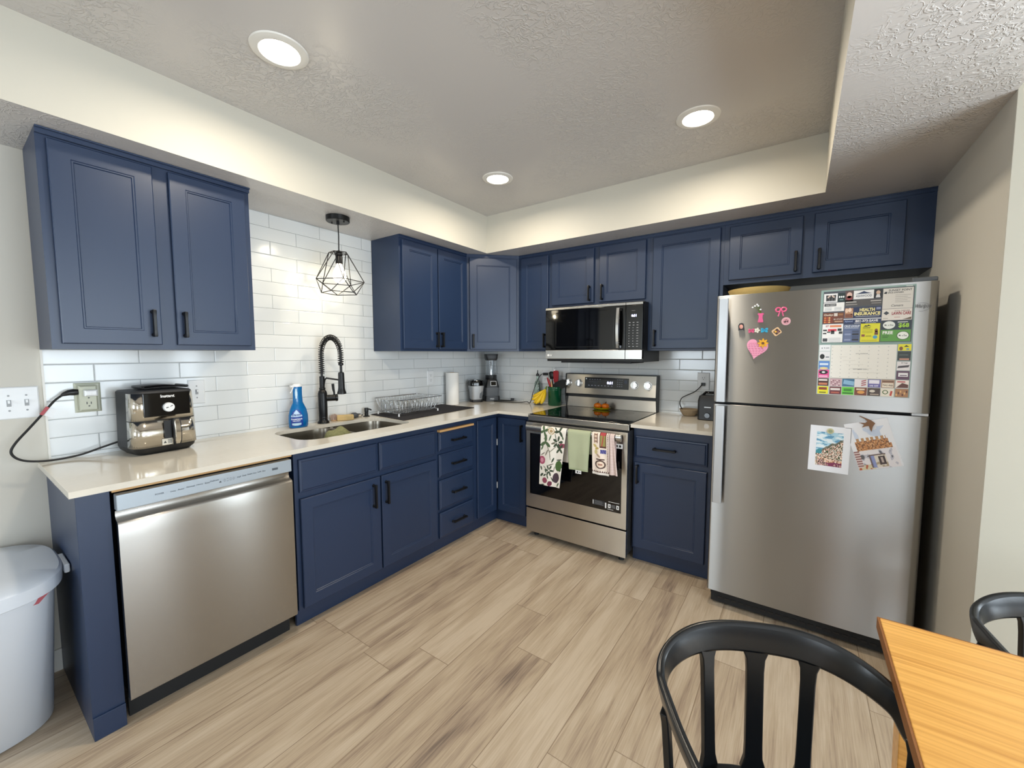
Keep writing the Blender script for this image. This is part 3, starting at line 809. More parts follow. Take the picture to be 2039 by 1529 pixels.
bot = [(PX + .104 * cos(a0 + 2 * pi * i / 5), PY + .104 * sin(a0 + 2 * pi * i / 5), 1.722) for i in range(5)]
for i in range(5):
    j = (i + 1) % 5
    for p, q in ((top[i], top[j]), (mid[i], mid[j]), (bot[i], bot[j]), (top[i], mid[i]), (top[j], mid[i]), (bot[i], mid[i]), (bot[j], mid[i]), (top[i], (PX, PY, 1.965))):
        b.cyl(p, q, .0025, n=6)
    b.ball(mid[i], .0028, 8); b.ball(top[i], .0028, 8); b.ball(bot[i], .0028, 8)
obj('wire_cage', b, 'black', t)
obj('bulb', B().lathe([(.013, 1.893), (.018, 1.880), (.031, 1.855), (.037, 1.832), (.036, 1.810), (.026, 1.790), (.009, 1.781)], (PX, PY, 0), 24), 'bulb', t)
# ================================================================ small things on the walls
def outlet(label, f, group=None, toggles=0, sockets=0, W=.072, H=.122, at=None):
    """f maps the wall plane, origin = plate centre"""
    t = thing('wall_plate', label, 'switch plate' if toggles else 'outlet', f(0, 0, 0), group=group)
    g = lambda u, v, d: f(u - W / 2, v - H / 2, d)
    obj('plate', B().rings(g, W, H, [(0, .0003), (0, .003), (.004, .006)]), 'white', t, smooth=False)
    for k in range(toggles):
        cu = 0 if toggles == 1 else (-.023 + .046 * k)
        b = B(); q = lambda u, v, d: f(cu + u - .006, v - .013, d)
        obj('switch_slot', B().rings(q, .012, .026, [(0, .006), (0, .0072), (.0015, .0072)]), 'slotg', t, smooth=False)
        q = lambda u, v, d: f(cu + u - .0035, v - .001, d)
        obj('toggle', B().rings(q, .007, .013, [(0, .0075), (.0008, .016)]), 'white', t, smooth=False)
        for s in (-1, 1): obj('screw', B().cyl(f(cu, s * .030, .006), f(cu, s * .030, .0072), .0035, n=10), 'slotg', t)
    for k in range(sockets):
        cv = 0 if sockets == 1 else (.021 - .042 * k)
        q = lambda u, v, d: f(u - .017, cv + v - .0155, d)
        s_ = obj('receptacle', B().rings(q, .034, .031, [(0, .006), (0, .0075), (.003, .0078)]), 'white', t, smooth=False)
        b = Ink(lambda u, v, d: f(u, cv + v, .0079 + d), .0003)
        b.rect(-.008, 0, -.0055, .009, '#222222').rect(.0055, 0, .008, .009, '#222222').disc(0, -.007, .0028, .0028, '#222222')
        obj('slots', b, 'pr', s_, smooth=False)
    return t
outlet('white double-toggle switch plate on the plain wall left of the tiles', FX(.0005, -2.9855, 1.164), toggles=2, W=.114, H=.128)
outlet('white single-toggle switch plate on the tiles behind the air fryer', FX(.0085, -2.393, 1.163), toggles=1, H=.124)
outlet('white outlet plate on the tiles above the dish rack', FX(.0085, -.752, 1.155), sockets=2, H=.124)
outlet('white outlet plate with a black plug, right of the range', FY(-.0085, 2.005, 1.160), sockets=2, W=.08, H=.124)
outlet('white outlet plate on the tiles behind the green utensil crock', FY(-.0085, .70, 1.150), sockets=2, H=.122)

# wall tap behind the air fryer
f = FX(.0085, -2.789, 1.1695)
t = thing('outlet_adapter', 'cream multi-outlet wall adapter with cord plugged in, left of the air fryer', 'outlet adapter', f(0, 0, 0))
obj('back_plate', B().rings(lambda u, v, d: f(u - .041, v - .064, d), .082, .128, [(0, .0003), (0, .006), (.006, .010)]), 'ivory', t, smooth=False)
bl = obj('block', B().rings(lambda u, v, d: f(u - .032, v - .054, d), .056, .108, [(0, .0102), (0, .044), (.005, .050)]), 'ivory', t, smooth=False)
b = Ink(lambda u, v, d: f(u, v, .0502 + d), .0003)
for cv in (-.026,):
    b.rect(-.0125, cv, -.0095, cv + .010, '#202020').rect(.0005, cv, .0035, cv + .010, '#202020').disc(-.0045, cv - .008, .0032, .0026, '#202020')
b.disc(-.0045, .001, .0032, .0026, '#202020')
obj('slots', b, 'pr', bl, smooth=False)
ch = tag(obj('usb_charger', B().rings(lambda u, v, d: f(u - .020, v + .010, d), .040, .026, [(0, .0505), (0, .078), (.005, .083)]).rings(lambda u, v, d: f(u - .002, v + .019, d), .004, .008, [(0, .0832), (.0005, .0836)]), 'white', smooth=False, bevel=.002),
         'small white charger plugged into the cream wall adapter', 'charger')

def cord(name, label, pts, r=.0032, mat_='blackp', plug=None):
    # Catmull-Rom through the points
    P = [V(p) for p in pts]; Q = []
    for i in range(len(P) - 1):
        p0, p1, p2, p3 = P[max(0, i - 1)], P[i], P[i + 1], P[min(len(P) - 1, i + 2)]
        for k in range(8):
            s = k / 8
            Q.append(.5 * ((2 * p1) + (p2 - p0) * s + (2 * p0 - 5 * p1 + 4 * p2 - p3) * s * s + (3 * p1 - p0 - 3 * p2 + p3) * s ** 3))
    Q.append(P[-1])
    t = thing(name, label, 'power cord', tuple(P[0]))
    obj('cable', B().tube(Q, r, 8), mat_, t)
    if plug: obj('plug', plug, 'blackp', t, bevel=.0015)
    return t
pb = B().tube([(.040, -2.8216, 1.197), (.042, -2.834, 1.197), (.043, -2.85, 1.196), (.044, -2.865, 1.19), (.044, -2.872, 1.185)], [.012, .014, .012, .008, .004], 12)
t = cord('power_cord', 'black cord looping from the wall adapter down to the air fryer',
     [(.044, -2.870, 1.186), (.048, -2.893, 1.165), (.052, -2.925, 1.120), (.056, -2.965, 1.065), (.06, -3.005, 1.01), (.062, -3.018, .975), (.062, -3.0, .945), (.060, -2.96, .928), (.056, -2.90, .922), (.052, -2.83, .928), (.05, -2.77, .945), (.052, -2.712, .962), (.055, -2.690, .966)], .0042, plug=pb)
b = B().obox((.053, -2.922, 1.128), (0, -.55, -.83), (1, 0, 0), (0, .83, -.55), .018, .0052, .0052)
obj('warning_label', b, 'red', t)
b = B().obox((.053, -2.912, 1.116), (0, -.50, -.86), (1, 0, 0), (0, .83, -.55), .016, .0006, .010)
o = obj('paper_tag', B().obox((.055, -2.905, 1.118), (0, -.50, -.86), (1, 0, 0), (0, .86, -.50), .017, .0008, .013), 'white', t)

# ================================================================ air fryer
AFL = (.125, -2.590, .9145)
t = thing('air_fryer', 'stainless steel and black air fryer on the left end of the worktop', 'air fryer', AFL, rad(7))
def rrc(x0, x1, y0, y1, r_, z, n=5): return rr(x0, x1, y0, y1, r_, z, n)
AX0, AX1, AY = -.105, .110, .117
R = [rrc(AX0 + .03, AX1 - .02, -AY + .02, AY - .02, .03, .0), rrc(AX0 + .01, AX1 - .004, -AY + .004, AY - .004, .035, .018), rrc(AX0, AX1, -AY, AY, .038, .032)]
obj('base', B().loft(R), 'blackp', t, local=True, angle=50)
R = [rrc(AX0, AX1 - .004, -AY, AY, .038, .0325), rrc(AX0, AX1 - .006, -AY + .004, AY - .004, .038, .276), rrc(AX0 + .004, AX1 - .012, -AY + .010, AY - .010, .036, .282)]
obj('housing', B().loft(R), 'dark', t, local=True, angle=50)
def wrap(z0, z1, e, x_from, ins0=0., ins1=0.):
    """sheet wrapped round the front and both front corners"""
    def plan(z, k):
        P = []; x1 = AX1 + e - k; y = AY + e - k; r_ = .040
        P.append((x_from, -y, z))
        for i in range(8): a = rad(-90 + 90 * i / 7); P.append((x1 - r_ + r_ * cos(a), -y + r_ + r_ * sin(a), z))
        for i in range(8): a = rad(0 + 90 * i / 7); P.append((x1 - r_ + r_ * cos(a), y - r_ + r_ * sin(a), z))
        P.append((x_from, y, z)); return P
    return B().loft([plan(z0, ins0), plan(z1, ins1)], closed=False, cap0=False, cap1=False)
obj('basket_front', wrap(.033, .1485, .003, .04, 0, .002), 'polish', t, local=True, solid=.0015, angle=50)
up = obj('upper_front', wrap(.153, .272, .003, .04, .002, .005), 'polish', t, local=True, solid=.0015, angle=50)
obj('seam', wrap(.1485, .153, .0005, .04), 'blackp', t, local=True, solid=.001, angle=50)
fa = lambda u, v, d: (AX1 + .004 + d, u, v)
obj('control_glass', B().rings(lambda u, v, d: fa(u - .084, v + .168, d), .172, .103, [(0, -.002), (0, .001), (.002, .0015)]), 'blackg', t, local=True, smooth=False)
kn = obj('dial', B().cyl(fa(.004, .206, .0015), fa(.004, .206, .014), .021, .020, 28), 'white', t, local=True, bevel=.001)
b = Ink(lambda u, v, d: fa(.004 + u, .206 + v, .0145 + d), .0003)
b.poly([(-.012, -.004), (-.003, -.001), (-.004, .002), (-.013, 0)], '#333333').poly([(.003, .001), (.013, .006), (.011, .009), (.002, .003)], '#333333')
obj('dial_marks', b, 'pr', kn, local=True, smooth=False)
b = Ink(lambda u, v, d: fa(u, v, .0016 + d), .0003).text('Instant', -.022, .250, .030, .263, '#e8e8e8', 1, .03)
obj('logo', b, 'pr', t, local=True, smooth=False)
b = B().loft([[fa(u, v, d) for u, d in ((-.017, .001), (.012, .001), (.012, .006), (-.017, .006))] for v in (.066, .146)])
obj('handle_recess', b, 'blackp', t, local=True)
R = []
for i in range(9):
    s = i / 8; v = .150 - .112 * s; d = .016 + .010 * sin(pi * s); w = .012 - (.003 if i in (0, 8) else 0)
    R.append([fa(.026 - w, v, d), fa(.026 - w + .003, v, d + .006), fa(.026 + w - .003, v, d + .006), fa(.026 + w, v, d)])
h_ = obj('handle', B().loft(R), 'polish', t, local=True, angle=50)
R2_ = []
for i in range(9):
    s = i / 8; v = .154 - .122 * s; d = .010 + .010 * sin(pi * s); w = .0165 - (.004 if i in (0, 8) else 0)
    R2_.append([fa(.026 - w, v, d), fa(.026 - w + .002, v, d + .0065), fa(.026 + w - .002, v, d + .0065), fa(.026 + w, v, d)])
obj('handle_back', B().loft(R2_), 'blackp', h_, local=True, angle=50)
obj('handle_foot', B().loft([[fa(u, v, d) for u, d in ((.012, .001), (.040, .001), (.040, .018), (.012, .018))] for v in (.132, .150)]), 'blackp', h_, local=True)
b = Ink(lambda u, v, d: fa(u, v, .0002 + d), .0003).rect(-.026, .036, .014, .064, '#d8d2c4').poly([(-.021, .044), (-.009, .044), (-.015, .055)], '#333333', 2)
for k in range(4): b.rect(-.005, .042 + k * .005, .011, .0445 + k * .005, '#555555', 2)
obj('caution_sticker', b, 'pr', t, local=True, smooth=False)
# folded black thing lying on top
t = thing('folding_trivet', 'folded black silicone trivet lying on top of the air fryer', 'trivet', (.10, -2.565, 1.1985), rad(7))
def leaf(z0, z1, x0, x1, y0, y1, lift):
    return B().grid(lambda u, v: (x0 + (x1 - x0) * u, y0 + (y1 - y0) * v, z0 + (z1 - z0) * v + lift * sin(pi * v)), 6, 14)
obj('lower_leaf', leaf(.004, .004, -.05, .06, -.075, .085, .005), 'blackp', t, local=True, solid=.006, angle=60)
obj('upper_leaf', leaf(.014, .009, -.045, .055, -.085, .07, .006), 'blackp', t, local=True, solid=.004, angle=60)
obj('fold_roll', B().tube([(-.045, -.080, .010), (.0, -.088, .010), (.055, -.080, .009)], .006, 10), 'blackp', t, local=True)
obj('fold_roll', B().tube([(-.05, .088, .008), (.06, .085, .008)], .007, 10), 'blackp', t, local=True)

# ================================================================ around the sink
t = thing('spray_bottle', 'blue spray bottle of dish soap standing left of the faucet', 'spray bottle', (.085, -1.912, .9145))
pr = [(.050, .0), (.056, .006), (.0575, .04), (.056, .075), (.049, .108), (.037, .135), (.029, .152), (.0275, .185), (.027, .215), (.0285, .246)]
bt = obj('bottle', B().lathe(pr, (.085, -1.912, .9145), 36, sx=.62), 'blue', t, angle=60)
b = B().lathe([(.0285, .2465), (.029, .256), (.022, .263)], (.085, -1.912, .9145), 24, sx=.7)
b.obox((.085, -1.946, 1.165), (0, 1, 0), (1, 0, 0), (0, 0, 1), .008, .006, .005).tube([(.09, -1.936, 1.165), (.09, -1.947, 1.140), (.09, -1.956, 1.125)], .0035, 8)
obj('trigger_cap', b, 'white', t, angle=50)
def onb(a, z, d=0.):  # on the bottle side
    import bisect
    for (r0, z0), (r1, z1) in zip(pr, pr[1:]):
        if z0 <= z <= z1: r_ = r0 + (r1 - r0) * (z - z0) / (z1 - z0); break
    else: r_ = pr[-1][0]
    return (.085 + (r_ + d) * .62 * cos(a), -1.912 + (r_ + d) * sin(a), .9145 + z)
def fb(u, v, d): return onb(-.45 + u / .052, v, .0006 + d)
b = Ink(fb, .0004)
def patch(u0, v0, u1, v1, c, L, shape):
    n = 12
    for i in range(n):
        for j in range(n):
            a0, a1, c0, c1 = i / n, (i + 1) / n, j / n, (j + 1) / n
            if shape((a0 + a1) / 2 * 2 - 1, (c0 + c1) / 2 * 2 - 1):
                b.rect(u0 + (u1 - u0) * a0, v0 + (v1 - v0) * c0, u0 + (u1 - u0) * a1, v0 + (v1 - v0) * c1, c, L)
patch(-.036, .012, .032, .112, '#1b3f9a', 1, lambda x, y: abs(x) ** 2 + max(0, y) ** 2 < 1 and not (y > .3 and abs(x) > 1.35 - y))
patch(-.034, .068, .028, .108, '#bcd6f2', 2, lambda x, y: abs(x) < (1 - y) * .55 + .05)
b.text('Dawn', -.026, .074, .020, .088, '#16307a', 4, .03).text('Powerwash', -.032, .050, .028, .060, '#f2f6ff', 4, .03).text('DISH SPRAY', -.022, .040, .018, .047, '#f2f6ff', 4, .02)
patch(-.028, .012, .022, .034, '#bfe0f0', 2, lambda x, y: x * x + (y - .6) ** 2 < 1.6 and y < .7)
patch(-.020, .175, .006, .236, '#c4e2f4', 2, lambda x, y: abs(x) < 1.1 - abs(y) * .6)
obj('bottle_label', b, 'pr', t, smooth=False)

t = thing('faucet', 'tall matte black pull-down faucet with coiled spring neck', 'faucet', (.07, -1.745, ZT))
fx, fy = .07, -1.745
obj('body', B().lathe([(.036, .0005), (.036, .006), (.030, .014), (.026, .022), (.0255, .03), (.027, .034), (.0255, .038), (.0265, .045), (.0275, .19), (.024, .205), (.017, .215), (.019, .220), (.019, .226), (.0155, .230), (.0155, .300), (.013, .302)], (fx, fy, ZT), 32), 'black', t, angle=40)
arc = [(fx, fy, 1.21), (fx, fy, 1.30), (fx, fy, 1.36)]
Rr = .0975
for i in range(1, 18):
    a = pi - pi * i / 17; arc.append((fx + Rr + Rr * cos(a), fy + .012 * (i / 17), 1.365 + Rr * .98 * sin(a)))
ex, ey = fx + 2 * Rr, fy + .012
arc += [(ex, ey, 1.33), (ex, ey, 1.30)]
obj('hose', B().tube(arc, .0075, 12), 'black', t, angle=60)
# coil round the hose
L_ = [0.]; A = [V(p) for p in arc]
for p, q in zip(A, A[1:]): L_.append(L_[-1] + (q - p).length)
def along(s):
    for k in range(len(A) - 1):
        if s <= L_[k + 1] or k == len(A) - 2:
            q = (s - L_[k]) / (L_[k + 1] - L_[k]); return A[k].lerp(A[k + 1], q), (A[k + 1] - A[k]).normalized()
cp = []; s0, s1 = .022, L_[-1] - .004; pitch = .0132; n = int((s1 - s0) / pitch * 12)
for i in range(n):
    s = s0 + (s1 - s0) * i / n; p, tg = along(s); side = V((0, 1, 0)); side = (side - tg * side.dot(tg)).normalized(); w_ = tg.cross(side)
    a = 2 * pi * (s - s0) / pitch; cp.append(p + (side * cos(a) + w_ * sin(a)) * .0160)
obj('spring', B().tube(cp, .0025, 5), 'black', t, angle=80)
obj('spray_head', B().lathe([(.013, .39), (.015, .386), (.015, .376), (.0075, .372), (.0075, .334), (.0165, .330), (.0175, .322), (.0195, .235), (.0215, .222), (.027, .205), (.027, .199), (.018, .197)][::-1], (ex, ey, ZT), 28), 'black', t, angle=40)
obj('dock_arm', B().tube([(fx + .012, fy, 1.135), (fx + .022, fy, 1.17), (fx + .030, fy + .001, 1.195), (fx + .046, fy + .004, 1.205), (fx + .10, fy + .006, 1.202), (ex - .018, ey, 1.198)], .0055, 10), 'black', t, angle=60)
hs = obj('valve_stub', B().cyl((fx + .010, fy + .018, 1.075), (fx + .036, fy + .068, 1.075), .0205, .0205, 24).cyl((fx + .036, fy + .068, 1.075), (fx + .042, fy + .080, 1.075), .024, .022, 24), 'black', t, bevel=.002)
obj('lever', B().tube([(fx + .030, fy + .062, 1.095), (fx + .030, fy + .062, 1.11), (fx + .026, fy + .060, 1.13), (fx + .024, fy + .058, 1.165)], [.006, .0065, .008, .009], 12), 'black', t, angle=60)

t = thing('soap_dispenser', 'small black soap pump at the back right of the sink', 'soap dispenser', (.06, -1.418, ZT))
obj('base', B().lathe([(.022, .0005), (.022, .004), (.013, .008), (.0125, .03)], (.06, -1.418, ZT), 24), 'black', t)
obj('pump_head', B().lathe([(.011, .0305), (.014, .033), (.0145, .058), (.013, .062)], (.06, -1.418, ZT), 24).tube([(.065, -1.415, .968), (.085, -1.405, .966), (.092, -1.40, .960)], .005, 10), 'black', t)

t = thing('dish_brush', 'round bristle dish brush just right of the faucet', 'brush', (.045, -1.655, ZT))
random.seed(3)
b = B()
for i in range(150):
    a = random.random() * 2 * pi; r_ = .024 * sqrt(random.random()); z = .005
    b.cyl((.045 + r_ * .7 * cos(a), -1.655 + r_ * .7 * sin(a), .916), (.045 + r_ * 1.15 * cos(a), -1.655 + r_ * 1.15 * sin(a), .916 + .040 * (1.05 - (r_ / .024) ** 2 * .4) + random.random() * .004), .0007, .0007, 4)
o = obj('bristles', b, mat('pale_bristle', '#cbb3a6', .8), t); o['kind'] = 'stuff'
obj('brush_head', B().lathe([(.018, .0005), (.022, .003), (.020, .006)], (.045, -1.655, ZT), 24), 'wood', t)
b = B()
b.loft([[(.075 + .013 * cos(a) * k + s * .030, -1.607 + s * .075 * 0 + (s * .066 - .0) + .0 , .9385 + .0 + .022 * sin(a) * k) for a in (2 * pi * j / 16 for j in range(16))] for s, k in ((-.5, .7), (-.46, .95), (-.2, 1.0), (.2, .96), (.46, 1.0), (.5, .75))])
t = obj('scrub_sponge', B().prism([(-.052, -.020), (.050, -.022), (.054, -.012), (.052, .020), (-.048, .022), (-.054, .010)], FZ(.9145, .085, -1.600, rad(58)), 0, .036), 'sponge', bevel=.007)
tag(t, 'beige wooden-looking scrub block lying between faucet and steel wool', 'scrub sponge')
b = B(); random.seed(5)
def lump(c, r_, n=1.): 
    q = B().ball(c, r_, 20)
    q.v = [tuple(V(c) + (V(p) - V(c)) * (1 + .22 * noise.noise(V(p) * 90))) for p in q.v]; return q
tag(obj('steel_wool', lump((.060, -1.515, .9345), (.024, .028, .019)), 'wool', angle=80), 'dark crumpled scouring pad right of the beige scrub block', 'scouring pad')
t = thing('sink_stopper', 'small dark metal sink strainer lying beside the soap pump', 'sink strainer', (.035, -1.462, ZT))
obj('cup', B().lathe([(.016, .0005), (.022, .010), (.027, .020), (.029, .021), (.020, .004)], (.035, -1.462, ZT), 24), 'chrome', t)
obj('post', B().cyl((.035, -1.462, .919), (.035, -1.462, .938), .004, .006, 12), 'blackp', t)

# cloth draped over the sink divider
def dc(u, v):
    a = 2 * pi * u; q = v
    k = 1 + .16 * noise.noise(V((cos(a) * 1.5, sin(a) * 1.5, 2.)))
    x = .425 + .072 * k * q * cos(a); y = -1.862 + .088 * k * q * sin(a)
    z = .872 + .060 * (1 - q ** 2.4) + .022 * noise.noise(V((x * 28, y * 28, 0))) * (1 - q * .5) - .04 * max(0, q - .8) / .2
    z += .006 * sin(26 * (x * .5 + y) * 6.28 * .35) * (1 - q)
    return (x, y, z)
tag(obj('dish_cloth', B().grid(dc, 40, 16), 'clothg', solid=.004, angle=80), 'olive green dish cloth bunched over the middle of the sink', 'dish cloth')
t = thing('frying_pan', 'dark handle of a pan soaking in the right sink bowl', 'pan', (.33, -1.63, .712))
obj('pan_body', B().lathe([(.0, .0), (.085, .0), (.10, .035), (.104, .035), (.088, -.003 + .001), (.0, -.0005)], (.36, -1.58, .7125), 32, cap0=False, cap1=False), 'rubber', t, angle=50)
obj('handle', B().tube([(.36, -1.685, .748), (.37, -1.74, .79), (.385, -1.80, .86), (.39, -1.83, .89)], [.007, .009, .010, .008], 10), 'grey', t)

tag(obj('drying_mat', B().prism([(.018, -1.35), (.428, -1.392), (.392, -.632), (.02, -.632)], lambda u, v, d: (u, v, d), .9145, .919), 'mat_', bevel=.002), 'dark charcoal drying mat under the wire dish rack', 'drying mat')

# dish rack
t = thing('dish_rack', 'chrome wire dish rack on the dark drying mat', 'dish rack', (.17, -1.125, .919))
TX0, TX1, TY0, TY1, TZ = .030, .312, -1.342, -.912, 1.035
BX0, BX1, BY0, BY1, BZ = .055, .285, -1.315, -.940, .938
def loop(x0, x1, y0, y1, z, r_=.02):
    return [V(p) for p in rr(x0, x1, y0, y1, r_, z, 4)]
obj('top_rim', B().tube(loop(TX0, TX1, TY0, TY1, TZ), .0026, 8, closed=True), 'chrome', t)
obj('bottom_rim', B().tube(loop(BX0, BX1, BY0, BY1, BZ), .0022, 8, closed=True), 'chrome', t)
def wire(pts, n='wire', r_=.0016): return obj(n, B().tube(pts, r_, 6), 'chrome', t, angle=80)
for k in range(15):
    s = (k + .5) / 15; yt = TY0 + .02 + (TY1 - TY0 - .04) * s; yb = BY0 + .015 + (BY1 - BY0 - .03) * s
    wire([(TX1, yt, TZ), (TX1 - .006, yt, TZ - .03), (BX1 + .004, yb, BZ + .012), (BX1 - .006, yb, BZ), (BX0 + .006, yb, BZ), (BX0 - .004, yb, BZ + .012), (TX0 + .006, yt, TZ - .03), (TX0, yt, TZ)], 'cross_wire')
for k in range(5):
    s = (k + .5) / 5; xt = TX0 + .03 + (TX1 - TX0 - .06) * s; xb = BX0 + .02 + (BX1 - BX0 - .04) * s
    for yt, yb in ((TY0, BY0), (TY1, BY1)): wire([(xt, yt, TZ), (xb, yb, BZ)], 'end_wire')
for k in range(7):
    for x in (.075, .205):
        y = BY0 + .05 + k * .047
        wire([(x, y, BZ)] + [(x, y + .012 - .012 * cos(a), BZ + .045 + .014 * sin(a)) for a in (pi * j / 6 for j in range(7))] + [(x, y + .024, BZ)], 'plate_divider')
for x, y in ((BX0, BY0), (BX0, BY1), (BX1, BY0), (BX1, BY1)):
    obj('foot', B().cyl((x, y, .9195), (x, y, BZ), .006, .004, 12), 'white', t)
obj('utensil_cup', B().rings(lambda u, v, d: (.12 + u, TY0 + .0045 + d * 1.0, .945 + v), .10, .085, [(0, 0), (0, .035), (.002, .035), (.002, .002)]), 'plastic', t, smooth=False)

t = thing('paper_towel_roll', 'white paper towel roll standing behind the dish rack', 'paper towel', (.085, -.565, ZT))
obj('roll', B().lathe([(.056, .001), (.056, .280), (.021, .280), (.021, .27)], (.085, -.565, ZT), 40), 'paper', t, angle=40)
obj('cardboard_core', B().lathe([(.0205, .27), (.0205, .2815), (.019, .2815), (.019, .265)], (.085, -.565, ZT), 24, cap0=False, cap1=False), 'wood', t)

# ================================================================ corner appliances
def sq(hw, z, r_, cx, cy, a, hx=None):
    P = rr(-(hx or hw), (hx or hw), -hw, hw, r_, z, 4)
    return [(cx + x * cos(a) - y * sin(a), cy + x * sin(a) + y * cos(a), z) for x, y, z in P]
cx, cy, a = .118, -.285, rad(-35)
t = thing('food_blender', 'squat silver and black blender motor base, left one in the corner', 'blender', (cx, cy, ZT))
obj('foot_ring', B().loft([sq(.054, ZT + .006, .02, cx, cy, a), sq(.050, ZT + .024, .02, cx, cy, a)]), 'blackp', t, angle=50)
obj('motor_housing', B().loft([sq(.050, ZT + .0245, .022, cx, cy, a), sq(.062, ZT + .120, .03, cx, cy, a), sq(.066, ZT + .150, .032, cx, cy, a)]), 'silver', t, angle=50)
obj('side_panel', B().obox((cx + .0485 * cos(a + .75), cy + .0485 * sin(a + .75), ZT + .08), (-sin(a), cos(a), 0), (0, 0, 1), (cos(a), sin(a), 0), .012, .045, .022), 'grey', t, bevel=.003)
obj('drive_collar', B().loft([sq(.066, ZT + .1505, .032, cx, cy, a), sq(.068, ZT + .178, .034, cx, cy, a), sq(.060, ZT + .200, .03, cx, cy, a), sq(.048, ZT + .200, .03, cx, cy, a), sq(.045, ZT + .17, .03, cx, cy, a)]), 'blackg', t, angle=40)
for k in range(4):
    q = a + pi / 4 + k * pi / 2; obj('suction_foot', B().cyl((cx + .055 * cos(q), cy + .055 * sin(q), ZT + .0003), (cx + .055 * cos(q), cy + .055 * sin(q), ZT + .006), .010), 'rubber', t)
cx, cy, a = .165, -.118, rad(-40)
t = thing('blender', 'dark grey blender with an upside-down clear cup and black lid, right one in the corner', 'blender', (cx, cy, ZT))
obj('base_skirt', B().loft([sq(.074, ZT + .001, .02, cx, cy, a), sq(.070, ZT + .045, .02, cx, cy, a)]), 'blackp', t, angle=50)
obj('motor_housing', B().loft([sq(.062, ZT + .0455, .018, cx, cy, a), sq(.066, ZT + .125, .018, cx, cy, a)]), 'grey', t, angle=50)
hd = obj('control_head', B().loft([sq(.066, ZT + .1255, .018, cx, cy, a), sq(.066, ZT + .140, .018, cx, cy, a), sq(.050, ZT + .200, .02, cx, cy, a)]), 'blackp', t, angle=50)
n_ = V((sin(-a) * -1, 0, 0)); fdir = V((cos(a), sin(a), 0)); sdir = V((-sin(a), cos(a), 0)); updir = (V((0, 0, .06)) - fdir * .016).normalized(); nn = sdir.cross(updir)
obj('keypad', B().obox(V((cx, cy, ZT + .165)) + fdir * .0615 + sdir * .010, sdir, updir, fdir, .028, .022, .002), 'silver', hd)
obj('keypad_window', B().obox(V((cx, cy, ZT + .165)) + fdir * .0636 + sdir * .010, sdir, updir, fdir, .024, .018, .0008), 'blackg', hd)
b = Ink(F3(V((cx, cy, ZT + .012)) + fdir * .0735 - sdir * .03, sdir, (0, 0, 1), fdir), .0003).text('NINJA', .005, 0, .045, .016, '#e8e8e8', 1, .02)
obj('logo', b, 'pr', t, smooth=False)
cc = obj('cup_collar', B().lathe([(.052, .2005), (.054, .205), (.054, .240), (.050, .243)], (cx, cy, ZT), 30), 'blackp', t, angle=40)
obj('cup', B().lathe([(.046, .2435), (.046, .380), (.043, .380), (.043, .246)], (cx, cy, ZT), 30), 'plastic', t, angle=50)
obj('cup_core', B().lathe([(.012, .244), (.010, .36), (.006, .37)], (cx, cy, ZT), 16), 'chrome', t, angle=50)
obj('lid', B().loft([sq(.050, ZT + .3805, .02, cx, cy, a), sq(.056, ZT + .405, .02, cx, cy, a), sq(.060, ZT + .440, .015, cx, cy, a, .05)]), 'blackp', t, angle=50)
cord('power_cord', 'thin black cord with its plug lying in the corner beside the blender', [(.25, -.085, .919), (.30, -.075, .919), (.36, -.060, .9185), (.33, -.10, .918), (.27, -.13, .918), (.24, -.16, .918)], .003,
     plug=B().obox((.365, -.052, .928), (1, .3, 0), (0, 0, 1), (-.3, 1, 0), .014, .012, .009))
cord('power_cord', 'black cord running along the back worktop up to the outlet behind the crock',
     [(.255, -.19, .918), (.36, -.19, .918), (.46, -.155, .918), (.52, -.12, .9185), (.565, -.105, .926), (.60, -.12, .918), (.625, -.13, .945), (.64, -.12, 1.02), (.655, -.09, 1.10), (.672, -.06, 1.16), (.69, -.045, 1.178)], .0034,
     plug=B().obox((.712, -.030, 1.176), (1, 0, 0), (0, 1, 0), (0, 0, 1), .020, .0135, .011))
t = cord('power_cord', 'black cord from the outlet right of the range down into the small bowl',
     [(2.0, -.034, 1.140), (1.985, -.040, 1.115), (1.955, -.05, 1.085), (1.91, -.055, 1.06), (1.872, -.06, 1.035), (1.862, -.065, .995), (1.880, -.068, .955), (1.905, -.07, .930)], .0032,
     plug=B().obox((2.005, -.024, 1.139), (1, 0, 0), (0, 0, 1), (0, 1, 0), .012, .011, .0078))

t = thing('oil_bottle', 'tall clear glass bottle with a black pour spout behind the bananas', 'bottle', (.645, -.055, ZT))
pr2 = [(.029, .0005), (.031, .005), (.031, .165), (.026, .185), (.014, .205), (.0115, .225), (.0125, .245)]
gb = obj('glass_body', B().lathe(pr2 + [(.010, .245), (.009, .215), (.0285, .17), (.0285, .004)], (.645, -.055, ZT), 28), 'glass', t, angle=50)
obj('oil', B().lathe([(.0275, .005), (.0275, .030)], (.645, -.055, ZT), 24), 'olive', gb)
obj('pour_spout', B().lathe([(.009, .243), (.014, .246), (.013, .262), (.005, .268), (.003, .295), (.002, .297)], (.645, -.055, ZT), 16), 'blackp', t)

